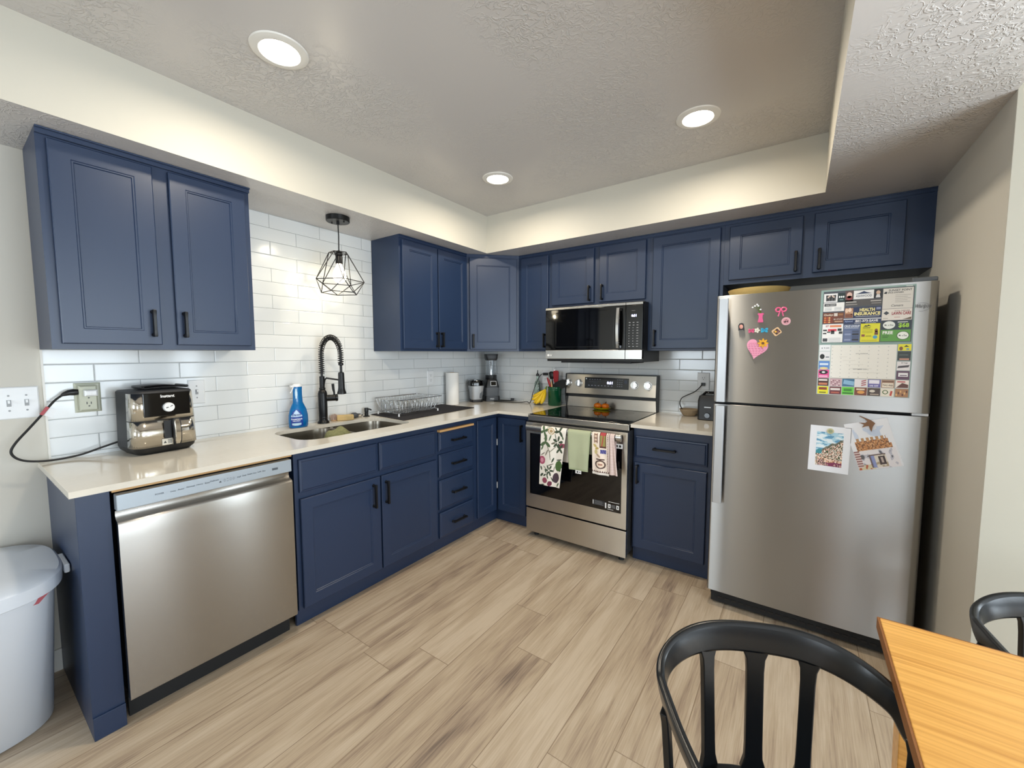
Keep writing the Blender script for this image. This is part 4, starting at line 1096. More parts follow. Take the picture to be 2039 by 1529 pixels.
t = thing('banana_bunch', 'bunch of small yellow bananas beside the green crock', 'bananas', (.735, -.125, ZT))
tip = V((.765, -.115, 1.052))
ends = [((.655, -.15, .985), (.70, -.16, .985)), ((.668, -.185, .965), (.705, -.17, .955)), ((.690, -.19, .935), (.735, -.185, .952)), ((.715, -.20, .928), (.755, -.19, .96)), ((.765, -.195, .930), (.785, -.175, .975)), ((.70, -.13, .93), (.74, -.14, .95))]
for k, (e, c_) in enumerate(ends):
    e, c_ = V(e), V(c_); P = []
    for i in range(12):
        s = i / 11; P.append(tip * (1 - s) ** 2 + c_ * 2 * s * (1 - s) + e * s * s)
    rr_ = [.004, .006, .011, .0145, .0165, .0175, .018, .0178, .017, .0145, .010, .005]
    bn = obj('banana', B().tube(P, rr_, 10), 'banana', t, angle=60)
    d_ = (P[-1] - P[-2]).normalized(); obj('tip', B().cyl(P[-1] - d_ * .001, P[-1] + d_ * .006, .0055, .003, 8), 'brown', bn)
obj('stem', B().tube([tip - V((0, 0, .006)), tip + V((.004, 0, .012)), tip + V((.010, .002, .022))], [.009, .007, .006], 10), 'olive', t)

cx, cy = .846, -.098
t = thing('utensil_crock', 'dark green glazed crock holding cooking utensils, left of the range', 'crock', (cx, cy, ZT))
obj('pot', B().lathe([(.055, .0005), (.058, .004), (.058, .128), (.0605, .132), (.0605, .137), (.058, .140), (.0595, .146), (.0605, .158), (.058, .161), (.0545, .160), (.053, .02), (.01, .012)], (cx, cy, ZT), 40), 'green', t, angle=50)
def stick(name, label, base, top, r_, m, head=None, hm=None, hname='head', group='utensils standing in the green crock'):
    t = thing(name, label, 'kitchen utensil', base, group=None)
    obj('handle', B().tube([base, V(base).lerp(V(top), .5), top], r_, 8), m, t)
    if head: obj(hname, head, hm, t, angle=50, bevel=.001)
    return t
zb = ZT + .02
stick('spatula', 'tall red silicone spatula with a hanging loop, in the green crock', (cx - .005, cy + .01, zb), (cx + .006, cy + .008, 1.10), .005, 'chrome',
      B().loft([[(cx + .006 + u, cy + .008 + d, z) for u, d in ((-w, -.005), (w, -.005), (w, .005), (-w, .005))] for w, z in ((.010, 1.10), (.022, 1.125), (.026, 1.20), (.020, 1.212))]), 'red')
t = thing('whisk', 'steel-looped utensil handle poking above the red spatula', 'kitchen utensil', (cx - .012, cy + .03, zb))
obj('handle', B().cyl((cx - .012, cy + .03, zb), (cx - .012, cy + .03, 1.195), .004), 'chrome', t)
obj('loop', B().tube([(cx - .012 + .010 * sin(q), cy + .03, 1.215 - .02 * cos(q)) for q in (2 * pi * j / 14 for j in range(14))], .0018, 6, closed=True), 'chrome', t)
stick('ladle', 'black nylon ladle at the back of the green crock', (cx - .008, cy + .02, zb), (cx - .045, cy + .030, 1.14), .005, 'blackp',
      B().ball((cx - .046, cy + .022, 1.170), (.032, .015, .036), 16), 'blackp')
stick('turner', 'black slotted turner leaning right over the range edge, in the green crock', (cx - .02, cy - .005, zb), (cx + .035, cy - .012, 1.075), .005, 'blackp',
      B().loft([[V((cx + .025, cy - .012, 1.082)) + V((.82, 0, .30)).normalized() * s + V((-.30, 0, .82)).normalized() * q + V((0, e, 0)) for q, e in ((-w, -.002), (w, -.002), (w, .002), (-w, .002))] for s, w in ((-.028, .022), (0, .034), (.07, .036), (.105, .022))]), 'rubber')
for k, (dx, dy, m) in enumerate(((-.052, -.020, 'red'), (-.040, -.030, 'red'))):
    t = thing('tongs', ('outer' if k == 0 else 'inner') + ' red-handled tongs leaning left in the green crock', 'kitchen utensil', (cx + .01 + k * .008, cy - .01, zb))
    e = V((cx + dx - .012 + k * .010, cy + dy - k * .012, 1.150 - k * .012)); s = V((cx + .01 + k * .008, cy - .012, zb)); mdl = s.lerp(e, .62)
    obj('shaft', B().tube([s, mdl], .004, 8), 'chrome', t); obj('grip', B().tube([mdl, mdl.lerp(e, .5), e], [.006, .0085, .007], 10), m, t)
for k, (dx, dz) in enumerate(((-.060, 1.195), (-.048, 1.185))):
    t = thing('spoon', ('upper' if k == 0 else 'lower') + ' thin steel utensil crossing in front of the black ladle', 'kitchen utensil', (cx + .012 + k * .01, cy - .03, zb))
    obj('shaft', B().tube([(cx + .012 + k * .01, cy - .03, zb), (cx + dx, cy - .012 - k * .012, dz)], .0028, 8), 'chrome', t)
t = thing('spoon', 'cream wooden spoon handle at the front of the green crock', 'kitchen utensil', (cx + .0, cy - .04, zb))
obj('shaft', B().tube([(cx + .0, cy - .040, zb), (cx - .004, cy - .046, 1.085), (cx - .008, cy - .046, 1.125)], [.004, .007, .003], 8), 'wood', t)

# ================================================================ on the range
t = tag(obj('serving_dish', B().lathe([(.03, 0), (.060, .002), (.074, .012), (.077, .014), (.074, .014), (.058, .005), (.0, .004)], (1.290, -.135, .9165), 36, sy=.55, cap1=False), 'yellow', angle=50), 'small oval yellow-green dish under two tiny pumpkins on the cooktop', 'dish')
for k, x in enumerate((1.258, 1.322)):
    t = thing('ceramic_pumpkin', ('left' if k == 0 else 'right') + ' tiny orange ceramic pumpkin on the yellow dish on the cooktop', 'pumpkin', (x, -.135, .922))
    R = []
    for i in range(1, 11):
        q = pi * i / 11; R.append([(x + (.033 * sin(q) * (1 - .10 * abs(cos(4 * c_)))) * cos(c_), -.135 + (.030 * sin(q) * (1 - .10 * abs(cos(4 * c_)))) * sin(c_), .9445 - .0225 * cos(q)) for c_ in (2 * pi * j / 40 for j in range(40))])
    obj('shell', B().loft(R), 'orange', t, angle=60); obj('stem', B().tube([(x, -.135, .965), (x + .003, -.135, .974), (x + .008, -.135, .979)], [.004, .003, .002], 8), 'brown', t)

# ---- towels over the oven handle
HY, HZ = -.7465, .832
def towel(name, label, x0, x1, xb0, xb1, zf, zbk, colf, m, seed, skew=0.):
    """front sheet down to zf, back sheet to zbk"""
    Lf, Lb = HZ - zf, HZ - zbk; ar = .07; tot = Lb + ar + Lf
    def g(u, v):
        s = v * tot
        w = .006 * noise.noise(V((u * 3.1 + seed, s * 5, 0))) + .004 * sin(u * 9 + seed)
        if s < Lb: y, z, k = HY + .0165 + abs(w) * .5, HZ - (Lb - s), 0
        elif s < Lb + ar:
            a = (s - Lb) / ar * pi; y, z, k = HY + .0165 * cos(a) - .002, HZ + .0245 * sin(a), 0
        else:
            q = s - Lb - ar; k = q / Lf; y, z = HY - .019 - .006 * min(1, q * 6) + w * min(1, q * 8) * .8, HZ - q
        return (x0 + (x1 - x0) * u + ((xb0 + (xb1 - xb0) * u) - (x0 + (x1 - x0) * u)) * k + skew * k * sin(u * pi), y, z)
    o = obj(name, B().grid(g, 90, 240, colf and (lambda u, v: colf(u, 1 - max(0., (v * tot - Lb - ar * .5)) / (Lf + ar * .5), v * tot < Lb)) or None), m, angle=80, solid=.0028)
    return tag(o, label, 'towel', 'kitchen towels hung on the oven handle')
def shapes(lst, base, rough=0.):
    def c(u, v, back):
        if back: return S('#d9d2c6')
        for cu, cv, ru, rv, an, col in lst:
            du, dv = u - cu, (v - cv) * 1.9; ca, sa = cos(rad(an)), sin(rad(an))
            a, b_ = (du * ca + dv * sa) / ru, (-du * sa + dv * ca) / rv
            if a * a + b_ * b_ < 1: return S(col)
        return S(base)
    return c
G, DG, PK, PU, GY, TN = '#4f6545', '#3c4a38', '#a8506a', '#4a3b44', '#8f8a7a', '#b59a72'
vg = []
def leafs(cu, cv, n, r_, col, a0=0, sz=.10):
    for k in range(n):
        a = rad(a0 + k * 360 / n); vg.append((cu + r_ * cos(a), cv + r_ * sin(a) / 1.9, sz, sz * .42, math.degrees(a), col))
leafs(.14, .90, 4, .10, G, 20); leafs(.22, .72, 3, .12, G, 90, .13); leafs(.75, .92, 3, .10, DG, 70, .10); leafs(.72, .74, 5, .12, DG, 10, .09); leafs(.82, .64, 4, .09, DG, 50, .09)
leafs(.45, .26, 6, .11, DG, 0, .08); leafs(.35, .20, 4, .10, DG, 30, .07)
for k in range(5): vg.append((.42 + .05 * cos(k), .91 + .012 * sin(k * 2), .11 - k * .02, .13 - k * .022, 90, TN if k % 2 else '#efe9dd'))
vg = [(.42, .91, .05, .07, 80, TN), (.42, .91, .07, .10, 80, '#efe9dd'), (.42, .91, .10, .14, 80, TN)] + vg
vg += [(.10, .415, .075, .07, 0, '#c98a9a'), (.10, .415, .15, .13, 0, PK), (.92, .70, .07, .14, 90, '#8c4458'), (.85, .36, .17, .15, 70, '#4d6a3a'), (.78, .155, .16, .15, 70, PU), (.28, .085, .12, .09, 0, '#8c4458'), (.52, .045, .11, .08, 20, '#74364a'),
       (.36, .62, .20, .018, 120, GY), (.45, .52, .16, .02, 100, GY), (.30, .55, .12, .025, 60, '#7b7466'), (.55, .62, .16, .016, 40, GY), (.85, .46, .12, .02, 10, DG), (.5, .36, .14, .02, 20, '#7b7466'), (.62, .12, .10, .02, 130, DG), (.08, .62, .09, .03, 60, G), (.93, .30, .06, .05, 80, DG), (.55, .72, .09, .03, 20, '#6f6a5a'), (.40, .80, .10, .025, 70, G), (.08, .28, .07, .035, 120, DG), (.58, .44, .09, .03, 60, DG), (.90, .05, .08, .03, 60, G), (.18, .005, .1, .02, 10, DG), (.66, .29, .10, .02, 80, GY), (.12, .52, .10, .018, 30, '#7b7466'), (.9, .82, .06, .03, 120, G), (.6, .95, .08, .022, 130, DG), (.32, .98, .09, .02, 20, G), (.12, .17, .09, .04, 30, DG), (.25, .30, .08, .02, 150, GY), (.62, .82, .16, .014, 110, DG), (.2, .80, .1, .02, 40, GY)]
towel('kitchen_towel', 'white kitchen towel printed with vegetables and herbs, leftmost on the oven handle', 1.112, 1.306, 1.100, 1.262, .446, .62, shapes(vg, '#ece6dc'), 'cloth', 1.)
towel('kitchen_towel', 'plain pale sage terry towel, middle of the oven handle', 1.318, 1.480, 1.334, 1.468, .592, .70, lambda u, v, bk: S('#adb394') if (v > .05 and .04 < u < .96) else S('#9fa886'), 'cloth', 4.)
t3 = [(.30, .60, .05, .11, 100, '#b9a25c'), (.18, .66, .06, .12, 60, '#c4b070'), (.24, .52, .10, .10, 40, '#cdbd86'), (.38, .44, .14, .05, 150, '#b49a84')]
def c3(u, v, bk):
    if bk: return S('#e0d4cc')
    if v < .055: return S('#e6e0d8')
    if .055 < v < .10: return S('#5f3c38') if abs(((u * 8) % 1) - .5) * 2 > (v - .055) / .045 else S('#e8dcd0')
    if u > .90: return S('#5f3c38') if ((v * 26) % 1) > .5 and u < .96 else S('#e6d2ca')
    if .62 < v and .46 < u < .84:
        if u < .50 or u > .80 or v < .66 : return S('#5a3630')
        return S('#b0474a') if v > .90 or abs(u - .58 - (v - .66) * .4) < .03 else (S('#8c8c4c') if ((u * 20 + v * 8) % 1) > .5 else S('#a2935c'))
    if .49 < v < .585 and .50 < u < .84: return S('#4a4a86') if (int(u * 30) + int(v * 40)) % 4 else S('#7a7ab0')
    e = ((u - .50) / .32) ** 2 + ((v - .24) / .10) ** 2
    if .5 < e < 1.0: return S('#5a4640')
    if e <= .5: return S('#ecd8c4') if not (abs(v - .24) < .018 and abs(u - .5) < .12) else S('#b08070')
    if .34 < v < .37 and .25 < u < .75: return S('#5a4640')
    if .72 < v < .95 and .12 < u < .34: return S('#7c5a50') if (int(v * 40) % 3 == 0 or u < .16 or u > .30) else S('#d8c0a8')
    return shapes(t3, '#ecddcf')(u, v, False)
towel('kitchen_towel', 'cream illustrated print towel with brown border, rightmost on the oven handle', 1.492, 1.606, 1.500, 1.612, .590, .64, c3, 'cloth', 7.)
tf = towel('towel_flap', '', 1.610, 1.640, 1.616, 1.668, .600, .66, lambda u, v, bk: S('#dccac4') if int(v * 60) % 2 else S('#c9b0aa'), 'cloth', 9.)
for k in ('label', 'category', 'group'): del tf[k]
tf.parent = bpy.data.objects['kitchen_towel.002']
b = Ink(FY(-.7748, 1.382, .572), .0003).rect(0, 0, .042, .022, '#e6e6e6').rect(.010, .005, .020, .017, '#333333', 2).rect(.026, .007, .036, .015, '#8a8a8a', 2)
o = obj('care_tag', b, 'pr', bpy.data.objects['kitchen_towel.001'], smooth=False)

# ================================================================ right worktop
t = thing('small_bowl', 'small woven clay bowl on the worktop right of the range', 'bowl', (1.928, -.078, ZT))
obj('shell', B().lathe([(.030, .0005), (.042, .004), (.060, .038), (.0645, .046), (.061, .046), (.040, .010), (.0, .008)], (1.928, -.078, ZT), 36, cap1=False), 'clay', t, angle=50)
obj('rim', B().tube([(1.928 + .062 * cos(q), -.078 + .062 * sin(q), ZT + .046) for q in (2 * pi * j / 32 for j in range(32))], .0028, 8, closed=True), 'clay', t)
t = thing('can_opener', 'black electric kitchen appliance half hidden behind the refrigerator edge', 'small appliance', (2.075, -.17, ZT))
obj('housing', B().loft([[(x, y, z) for x, y in ((2.012, -.225), (2.022, -.240), (2.13, -.240), (2.145, -.225), (2.145, -.09), (2.012, -.09))] for z in (ZT + .001, ZT + .13)] + [[(x, y, ZT + .165) for x, y in ((2.020, -.215), (2.028, -.228), (2.125, -.228), (2.138, -.215), (2.138, -.10), (2.020, -.10))]]), 'blackp', t, bevel=.005)
obj('handle_top', B().tube([(2.03, -.165, ZT + .16), (2.05, -.17, ZT + .182), (2.11, -.17, ZT + .182), (2.13, -.165, ZT + .16)], .009, 10), 'blackg', t)
obj('front_badge', B().box(2.055, 2.095, -.2415, -.2395, ZT + .085, ZT + .092), 'silver', t)
obj('front_knob', B().cyl((2.075, -.2395, ZT + .035), (2.075, -.252, ZT + .035), .018, .016), 'blackg', t)

# on top of the refrigerator
t = thing('wicker_basket', 'round yellow woven plate lying on top of the refrigerator', 'basket', (2.345, -.36, 1.6405))
obj('shell', B().lathe([(.09, .0), (.14, .050), (.158, .088), (.153, .088), (.135, .052), (.0, .006)], (2.345, -.36, 1.6405), 40, cap1=False), 'wicker', t, angle=50)

# ================================================================ refrigerator door papers and magnets
YM = -.8312
t = thing('calendar', 'magnetic calendar with advertisement cards on the freezer door', 'calendar', (2.785, YM, 1.17))
obj('board', B().box(2.628, 2.940, YM + .0006, YM + .0018, 1.402, 1.642).box(2.630, 2.942, YM + .0006, YM + .0018, 1.172, 1.4015), mat('calendar_board', '#8fa9a4', .5), t, smooth=False)
W_, Hh = .312, .240
b = Ink(lambda u, v, d: (2.628 + u * W_, YM - d, 1.402 + v * Hh), .0003)
def card(u0, v0, u1, v1, c, L=2): b.rect(u0, v0, u1, v1, c, L)
b.rect(.03, .02, .985, .97, '#4a4f58', 1)
card(.035, .77, .19, .93, '#e8e8ea'); b.rect(.06, .80, .17, .90, '#3c3c40', 3)
for k in range(7): b.disc(.068 + k * .016, .885 - (k % 2) * .02, .009, .02, '#d8c4b8' if k % 3 else '#222', 4, 8); b.rect(.06 + k * .016, .79, .07 + k * .016, .85, '#17181a' if k % 2 else '#555', 4)
card(.195, .77, .275, .93, '#1c2e2e'); [b.disc(.212 + k * .022, .86, .009, .02, '#e8eeee', 3, 8) for k in range(3)]; b.rect(.215, .80, .255, .815, '#7a9a9a', 3)
card(.275, .77, .365, .96, '#5b4644'); b.disc(.32, .88, .03, .055, '#d9b8ac', 3); b.disc(.32, .83, .034, .04, '#8a3c3c', 3)
card(.36, .80, .58, .955, '#eceef0'); b.poly([(.38, .89), (.42, .905), (.45, .925), (.475, .94), (.50, .92), (.56, .895)], '#2c3a5c', 3); b.text('ASHWOOD', .39, .835, .56, .875, '#2c3a5c', 3, .01)
card(.58, .80, .67, .96, '#1c1a1c'); b.disc(.625, .90, .022, .035, '#cdb09a', 3); b.poly([(.60, .81), (.65, .81), (.64, .87), (.61, .87)], '#d8d8da', 3)
card(.275, .68, .67, .79, '#54504f'); b.rect(.285, .745, .40, .76, '#c8c4c0', 3).rect(.285, .70, .41, .715, '#9a9692', 3).rect(.55, .75, .66, .765, '#c8c4c0', 3).rect(.56, .71, .66, .722, '#9a9692', 3)
card(.035, .60, .27, .76, '#f0f0f0'); b.rect(.045, .695, .18, .745, '#33353a', 3).text('UVAX DESIGN', .06, .708, .17, .73, '#f0f0f0', 4, .01); [b.rect(.05 + (k % 2) * .11, .62 + (k // 2) * .022, .13 + (k % 2) * .11, .627 + (k // 2) * .022, '#9aa0a8', 3) for k in range(6)]
card(.275, .46, .67, .655, '#1d2850'); b.rect(.28, .47, .37, .645, '#b98a68', 3).disc(.30, .60, .018, .04, '#e6c8b0', 4).disc(.335, .61, .018, .04, '#efd6c0', 4).disc(.355, .56, .016, .035, '#caa080', 4).rect(.285, .475, .365, .54, '#7c4a34', 4)
b.text('HEALTH', .44, .575, .60, .635, '#f2e6a0', 4, .04).text('INSURANCE', .385, .505, .66, .565, '#f2e6a0', 4, .04).rect(.40, .482, .65, .490, '#c8ccd8', 4).rect(.615, .60, .66, .64, '#8890b0', 4)
card(.035, .38, .27, .575, '#6e3a24'); b.text('Chuckys', .045, .51, .15, .555, '#f0e4d4', 3, .02).rect(.16, .51, .20, .565, '#d8d0c8', 3).rect(.21, .52, .26, .555, '#9c6a40', 3).text('801 377-0797', .16, .44, .26, .465, '#e8e0d8', 3, .01)
[b.disc(.06 + (k % 4) * .025, .40 + (k // 4) * .04, .012, .016, ['#d87a40', '#b04a28', '#e8b070', '#8c3420'][k % 4], 3, 8) for k in range(12)]; b.rect(.17, .40, .26, .42, '#c8a080', 3)
b.rect(.27, .435, .67, .455, '#c8ccd4', 2); card(.275, .355, .67, .435, '#22305a'); b.text('801-373-SAVE', .40, .385, .64, .425, '#f2f2f4', 3, .03); b.text('Ashwood', .285, .39, .37, .42, '#a8b8e0', 3, .01).rect(.39, .363, .46, .372, '#e0e4f0', 3).rect(.51, .363, .62, .371, '#c0c8e0', 3)
card(.035, .025, .27, .365, '#f2f2f2')
b.text('IST', .075, .31, .11, .345, '#b03a28', 3, .03).rect(.12, .305, .25, .345, '#e08a60', 3).rect(.10, .23, .20, .275, '#d84a5a', 3)
for k in range(5): b.rect(.045 + k * .045, .18 + (k % 2) * .025, .085 + k * .045, .205 + (k % 3) * .02, '#2c2c30', 3)
b.rect(.21, .235, .255, .28, '#2c2c30', 3).rect(.045, .04, .10, .10, '#44464c', 3); [b.rect(.11, .04 + k * .02, .25, .046 + k * .02, '#a8acb4', 3) for k in range(4)]; b.rect(.045, .235, .09, .265, '#3a3a40', 3)
card(.275, .025, .46, .345, '#5a6a90'); b.text('CRUZ LOCKUP', .285, .295, .45, .335, '#e8ecf4', 3, .02).rect(.285, .275, .44, .283, '#c0c8dc', 3)
[b.rect(.29 + (k % 2) * .085, .05 + (k // 2) * .05, .36 + (k % 2) * .085, .085 + (k // 2) * .05, ['#8a96b8', '#2a2c38', '#6a7698', '#45506e'][k % 4], 3) for k in range(8)]
card(.462, .025, .665, .36, '#e0dc1e'); b.poly([(.49, .30), (.515, .325), (.53, .315), (.545, .335), (.575, .30), (.55, .31), (.53, .30)], '#22221c', 3).rect(.485, .27, .565, .282, '#4a4818', 3)
b.disc(.628, .23, .016, .03, '#7a4a28', 3).poly([(.61, .15), (.65, .15), (.645, .22), (.615, .22)], '#6a3e20', 3).disc(.62, .11, .024, .032, '#4aa0c8', 3).rect(.475, .12, .51, .16, '#8a4a3a', 3).rect(.52, .125, .58, .135, '#5a5618', 3); [b.rect(.48, .19 + k * .025, .59, .196 + k * .025, '#8a861c', 3) for k in range(3)]; b.rect(.475, .05, .64, .056, '#8a861c', 3)
card(.675, .60, .975, .955, '#d8d4ce'); b.text('SUNSET POINT', .73, .90, .96, .935, '#222222', 3, .01).text('SPICE OWNERS', .72, .865, .88, .89, '#222222', 3, .01).poly([(.68, .87), (.70, .90), (.715, .895), (.71, .86)], '#1a1a1a', 3).text('Camara', .76, .635, .88, .675, '#2c2c30', 3, 0, slant=.2)
[b.rect(.80, .71 + k * .03, .95 - (k % 2) * .03, .716 + k * .03, '#9a9690', 3) for k in range(5)]
card(.675, .40, .975, .595, '#e2dcd6'); b.text('LAWN CARE', .775, .49, .965, .545, '#9c2a30', 3, .03).text('TOTAL TURFCARE', .80, .55, .95, .57, '#7a3a3a', 3, .01).poly([(.69, .525), (.72, .56), (.75, .525), (.72, .49)], '#3c3e44', 3).poly([(.88, .41), (.97, .41), (.97, .45), (.93, .43)], '#5a4a34', 3).rect(.69, .43, .74, .438, '#9a9690', 3).rect(.80, .445, .86, .452, '#b0645a', 3)
card(.675, .235, .975, .395, '#26323c'); b.disc(.755, .315, .062, .068, '#e8eeea', 3).text('Mr. e Duz', .71, .30, .80, .33, '#26323c', 4, .01).text('$68', .85, .26, .955, .345, '#a8d83a', 4, .03).rect(.84, .36, .94, .37, '#e0e4e4', 4).rect(.84, .345, .92, .352, '#90a0a0', 4)
card(.675, .03, .975, .23, '#5a9a3a'); b.text('FREE', .695, .155, .80, .21, '#f2f6ee', 4, .03).disc(.90, .13, .062, .072, '#18241a', 3).disc(.90, .13, .056, .065, '#f0f4ee', 4).text('Mr. e Duz', .86, .115, .94, .145, '#26323c', 5, .01).rect(.695, .12, .76, .13, '#2a5a1c', 3).rect(.695, .095, .75, .104, '#2a5a1c', 3)
b.rect(.90, .975, .965, .985, '#e6eae8', 2)
obj('upper_cards', b, 'pr', t, smooth=False)
b = Ink(lambda u, v, d: (2.630 + u * W_, YM - d, 1.172 + v * .2295), .0003)
b.rect(.145, .325, .845, .975, '#e9e7e0', 1).rect(.0, .0, .145, .98, '#b8c8c6', 1).rect(.845, .0, .99, .98, '#9aa8a8', 1).rect(.145, .0, .845, .33, '#cfd3d0', 1)
for i in range(7):
    for j in range(9): b.rect(.155 + i * .10, .355 + j * .072, .166 + i * .10, .362 + j * .072, '#8a8e96', 2)
b.text('AUG CALENDAR', .42, .80, .55, .815, '#5a5e68', 2, .01).text('SEPTEMBER 2024', .40, .50, .55, .515, '#5a5e68', 2, .01)
for k in range(5): b.rect(.24 + k * .04, .745 - k * .075, .33 + k * .09, .748 - k * .075, '#b8b4ac', 2)
L2 = ['#eceef2', '#e6e6ea', '#5a8ad0', '#e04a90', '#4a2a24', '#e8e01c']
vv = [(.86, .98), (.68, .85), (.50, .66), (.33, .49), (.17, .32), (.01, .16)]
for c_, (v0, v1) in zip(L2, vv): b.rect(.01, v0, .135, v1, c_, 2)
b.text('$ 9.00', .03, .90, .12, .93, '#6a6e78', 3, .01).disc(.045, .75, .028, .05, '#1a1a1c', 3).rect(.085, .73, .125, .75, '#6a6e78', 3).rect(.02, .58, .12, .62, '#d8e8f8', 3).disc(.07, .52, .05, .02, '#f0d890', 3).disc(.07, .44, .052, .04, '#141416', 3).disc(.07, .44, .02, .018, '#e8e8ea', 4).rect(.02, .345, .12, .375, '#f8b8d8', 3).rect(.02, .27, .12, .30, '#e8e0dc', 3).rect(.02, .19, .12, .23, '#c87a58', 3).rect(.025, .09, .12, .14, '#8a3a1c', 3).rect(.03, .03, .11, .05, '#5a5a18', 3)
R2 = ['#e4dc20', '#2c3430', '#e4e0e2', '#5a3a54', '#efe4dc', '#a87850']
for c_, (v0, v1) in zip(R2, vv): b.rect(.855, v0, .985, v1, c_, 2)
b.disc(.885, .90, .018, .035, '#7a4a20', 3).poly([(.91, .93), (.935, .96), (.965, .93)], '#22221c', 3).disc(.95, .89, .016, .014, '#5a9ac0', 3).rect(.87, .78, .96, .785, '#90a098', 3).rect(.875, .69, .97, .72, '#c89078', 3).poly([(.86, .54), (.97, .56), (.98, .60), (.87, .58)], '#4a4448', 3).text('B Yoga', .90, .62, .96, .65, '#3a3a40', 3, .01).rect(.875, .385, .97, .455, '#ecebee', 3).rect(.89, .40, .96, .415, '#5a3a54', 4)
b.poly([(.86, .18), (.98, .18), (.98, .24), (.92, .27)], '#5a2c20', 3).rect(.87, .28, .95, .30, '#b03040', 3); [b.rect(.862 + k * .02, .03 + (k % 3) * .03, .876 + k * .02, .07 + (k % 3) * .03, '#5a2c1c' if k % 2 else '#e0b070', 3) for k in range(6)]
B1 = ['#c8a8b0', '#3a6e94', '#e6e2e6', '#6a64a8', '#a8846c']; B2 = ['#6a2c34', '#6ad040', '#7a4028', '#4a3a34', '#e8e0d2']
for k in range(5):
    u0 = .15 + k * .14
    b.rect(u0, .17, u0 + .134, .32, B1[k], 2).rect(u0, .01, u0 + .134, .16, B2[k], 2)
[b.rect(.16 + (k % 5) * .022, .18 + (k // 5) * .03, .175 + (k % 5) * .022, .20 + (k // 5) * .03, ['#e8d0d4', '#8a5a64', '#b08890'][k % 3], 3) for k in range(20)]
b.poly([(.30, .22), (.42, .19), (.425, .27), (.31, .30)], '#8ab8d8', 3); [b.poly([(.50, .19 + k * .04), (.55, .21 + k * .04), (.55, .23 + k * .04), (.50, .21 + k * .04)], '#a84a50', 3) for k in range(3)]
b.rect(.58, .24, .69, .31, '#eceaf6', 3).text('10% OFF', .59, .185, .68, .215, '#f2f0ff', 3, .02).text('TWO FREE', .725, .20, .83, .235, '#4a2c20', 3, .02).rect(.72, .18, .834, .26, '#efe2d0', 2.5).rect(.72, .28, .834, .30, '#6a4a34', 3)
b.rect(.16, .09, .27, .13, '#e8e0dc', 3).rect(.17, .03, .26, .06, '#b05a48', 3).rect(.30, .03, .415, .055, '#2a6a1c', 3).rect(.31, .08, .40, .13, '#3a8a24', 3).disc(.50, .07, .04, .03, '#e0a050', 3).rect(.45, .11, .54, .14, '#e8d8c0', 3).disc(.62, .10, .03, .025, '#d8d0c4', 3).rect(.60, .03, .69, .05, '#b0a090', 3).disc(.755, .09, .03, .04, '#4a6a34', 3).disc(.755, .09, .02, .026, '#e8e0d2', 4).poly([(.80, .03), (.82, .02), (.83, .11), (.81, .12)], '#c04030', 3)
obj('lower_cards', b, 'pr', t, smooth=False)

def magnet(name, label, poly, depth, col, u0, v0, extra=None, rough='gloss', bev=.0008, z_off=0.):
    """poly in metres around (u0, v0) on the freezer or fridge door"""
    t = thing(name, label, 'magnet', (u0, YM, v0), group='magnets on the refrigerator doors')
    c = S(col); b = B().prism(poly, lambda u, v, d: (u0 + u, YM + .0012 - z_off - d, v0 + v), 0, depth, col=c)
    obj('body', b, rough, t, bevel=bev, smooth=False)
    if extra:
        k = Ink(lambda u, v, d: (u0 + u, YM + .0012 - z_off - depth - d - .0002, v0 + v), .0003); extra(k); obj('decoration', k, 'pr', t, smooth=False)
    return t
circ = lambda r_, n=24, rv=None: [(r_ * cos(2 * pi * i / n), (rv or r_) * sin(2 * pi * i / n)) for i in range(n)]
heart = []
for i in range(36):
    q = 2 * pi * i / 36; heart.append((16 * sin(q) ** 3, 13 * cos(q) - 5 * cos(2 * q) - 2 * cos(3 * q) - cos(4 * q)))
ca, sa = cos(rad(-12)), sin(rad(-12))
heart = [((x * ca * 1.0 - y * sa * 1.15) * .00285, (x * sa * 1.0 + y * ca * 1.15) * .00295) for x, y in heart]
def hx(k):
    for j in range(8):
        w = [.018, .026, .030, .033, .034, .030, .024, .014][j]; cc_ = [-.014, -.010, -.006, -.003, .0, .0, -.001, -.003][j]
        for i in range(5): k.poly([(cc_ - w + i * w * .41, .024 - j * .0085), (cc_ - w + i * w * .41 + w * .3, .024 - j * .0085 - .001), (cc_ - w + i * w * .41 + w * .3, .0262 - j * .0085 - .001), (cc_ - w + i * w * .41, .0262 - j * .0085)], '#b04a6a')
magnet('heart_magnet', 'pink heart magnet covered in tiny writing, largest on the freezer door', heart, .004, '#e79ab4', 2.385, 1.384, hx)
t = thing('flower_magnet', 'yellow flower on the upper right lobe of the pink heart', 'magnet', (2.411, YM - .005, 1.408), group='magnets on the refrigerator doors')
b = B()
pts = []
for i in range(32):
    q = 2 * pi * i / 32; r_ = .019 * (1 + .28 * cos(8 * q)); pts.append((r_ * cos(q), r_ * sin(q)))
obj('petals', B().prism(pts, lambda u, v, d: (2.411 + u, YM - .0032 - d, 1.408 + v), 0, .004, col=S('#e6a81c')), 'gloss', t, smooth=False)
obj('flower_center', B().prism(circ(.006), lambda u, v, d: (2.411 + u, YM - .0074 - d, 1.408 + v), 0, .003, col=S('#6a3c14')), 'gloss', t, smooth=False)
vase = [(-.010, .022), (.010, .022), (.014, .018), (.009, .013), (.0075, .0), (.011, -.014), (.011, -.022), (-.011, -.022), (-.011, -.014), (-.0075, .0), (-.009, .013), (-.014, .018)]
t = magnet('vase_magnet', 'pink vase magnet with small white flowers', vase, .012, '#d95b8c', 2.3965, 1.531)
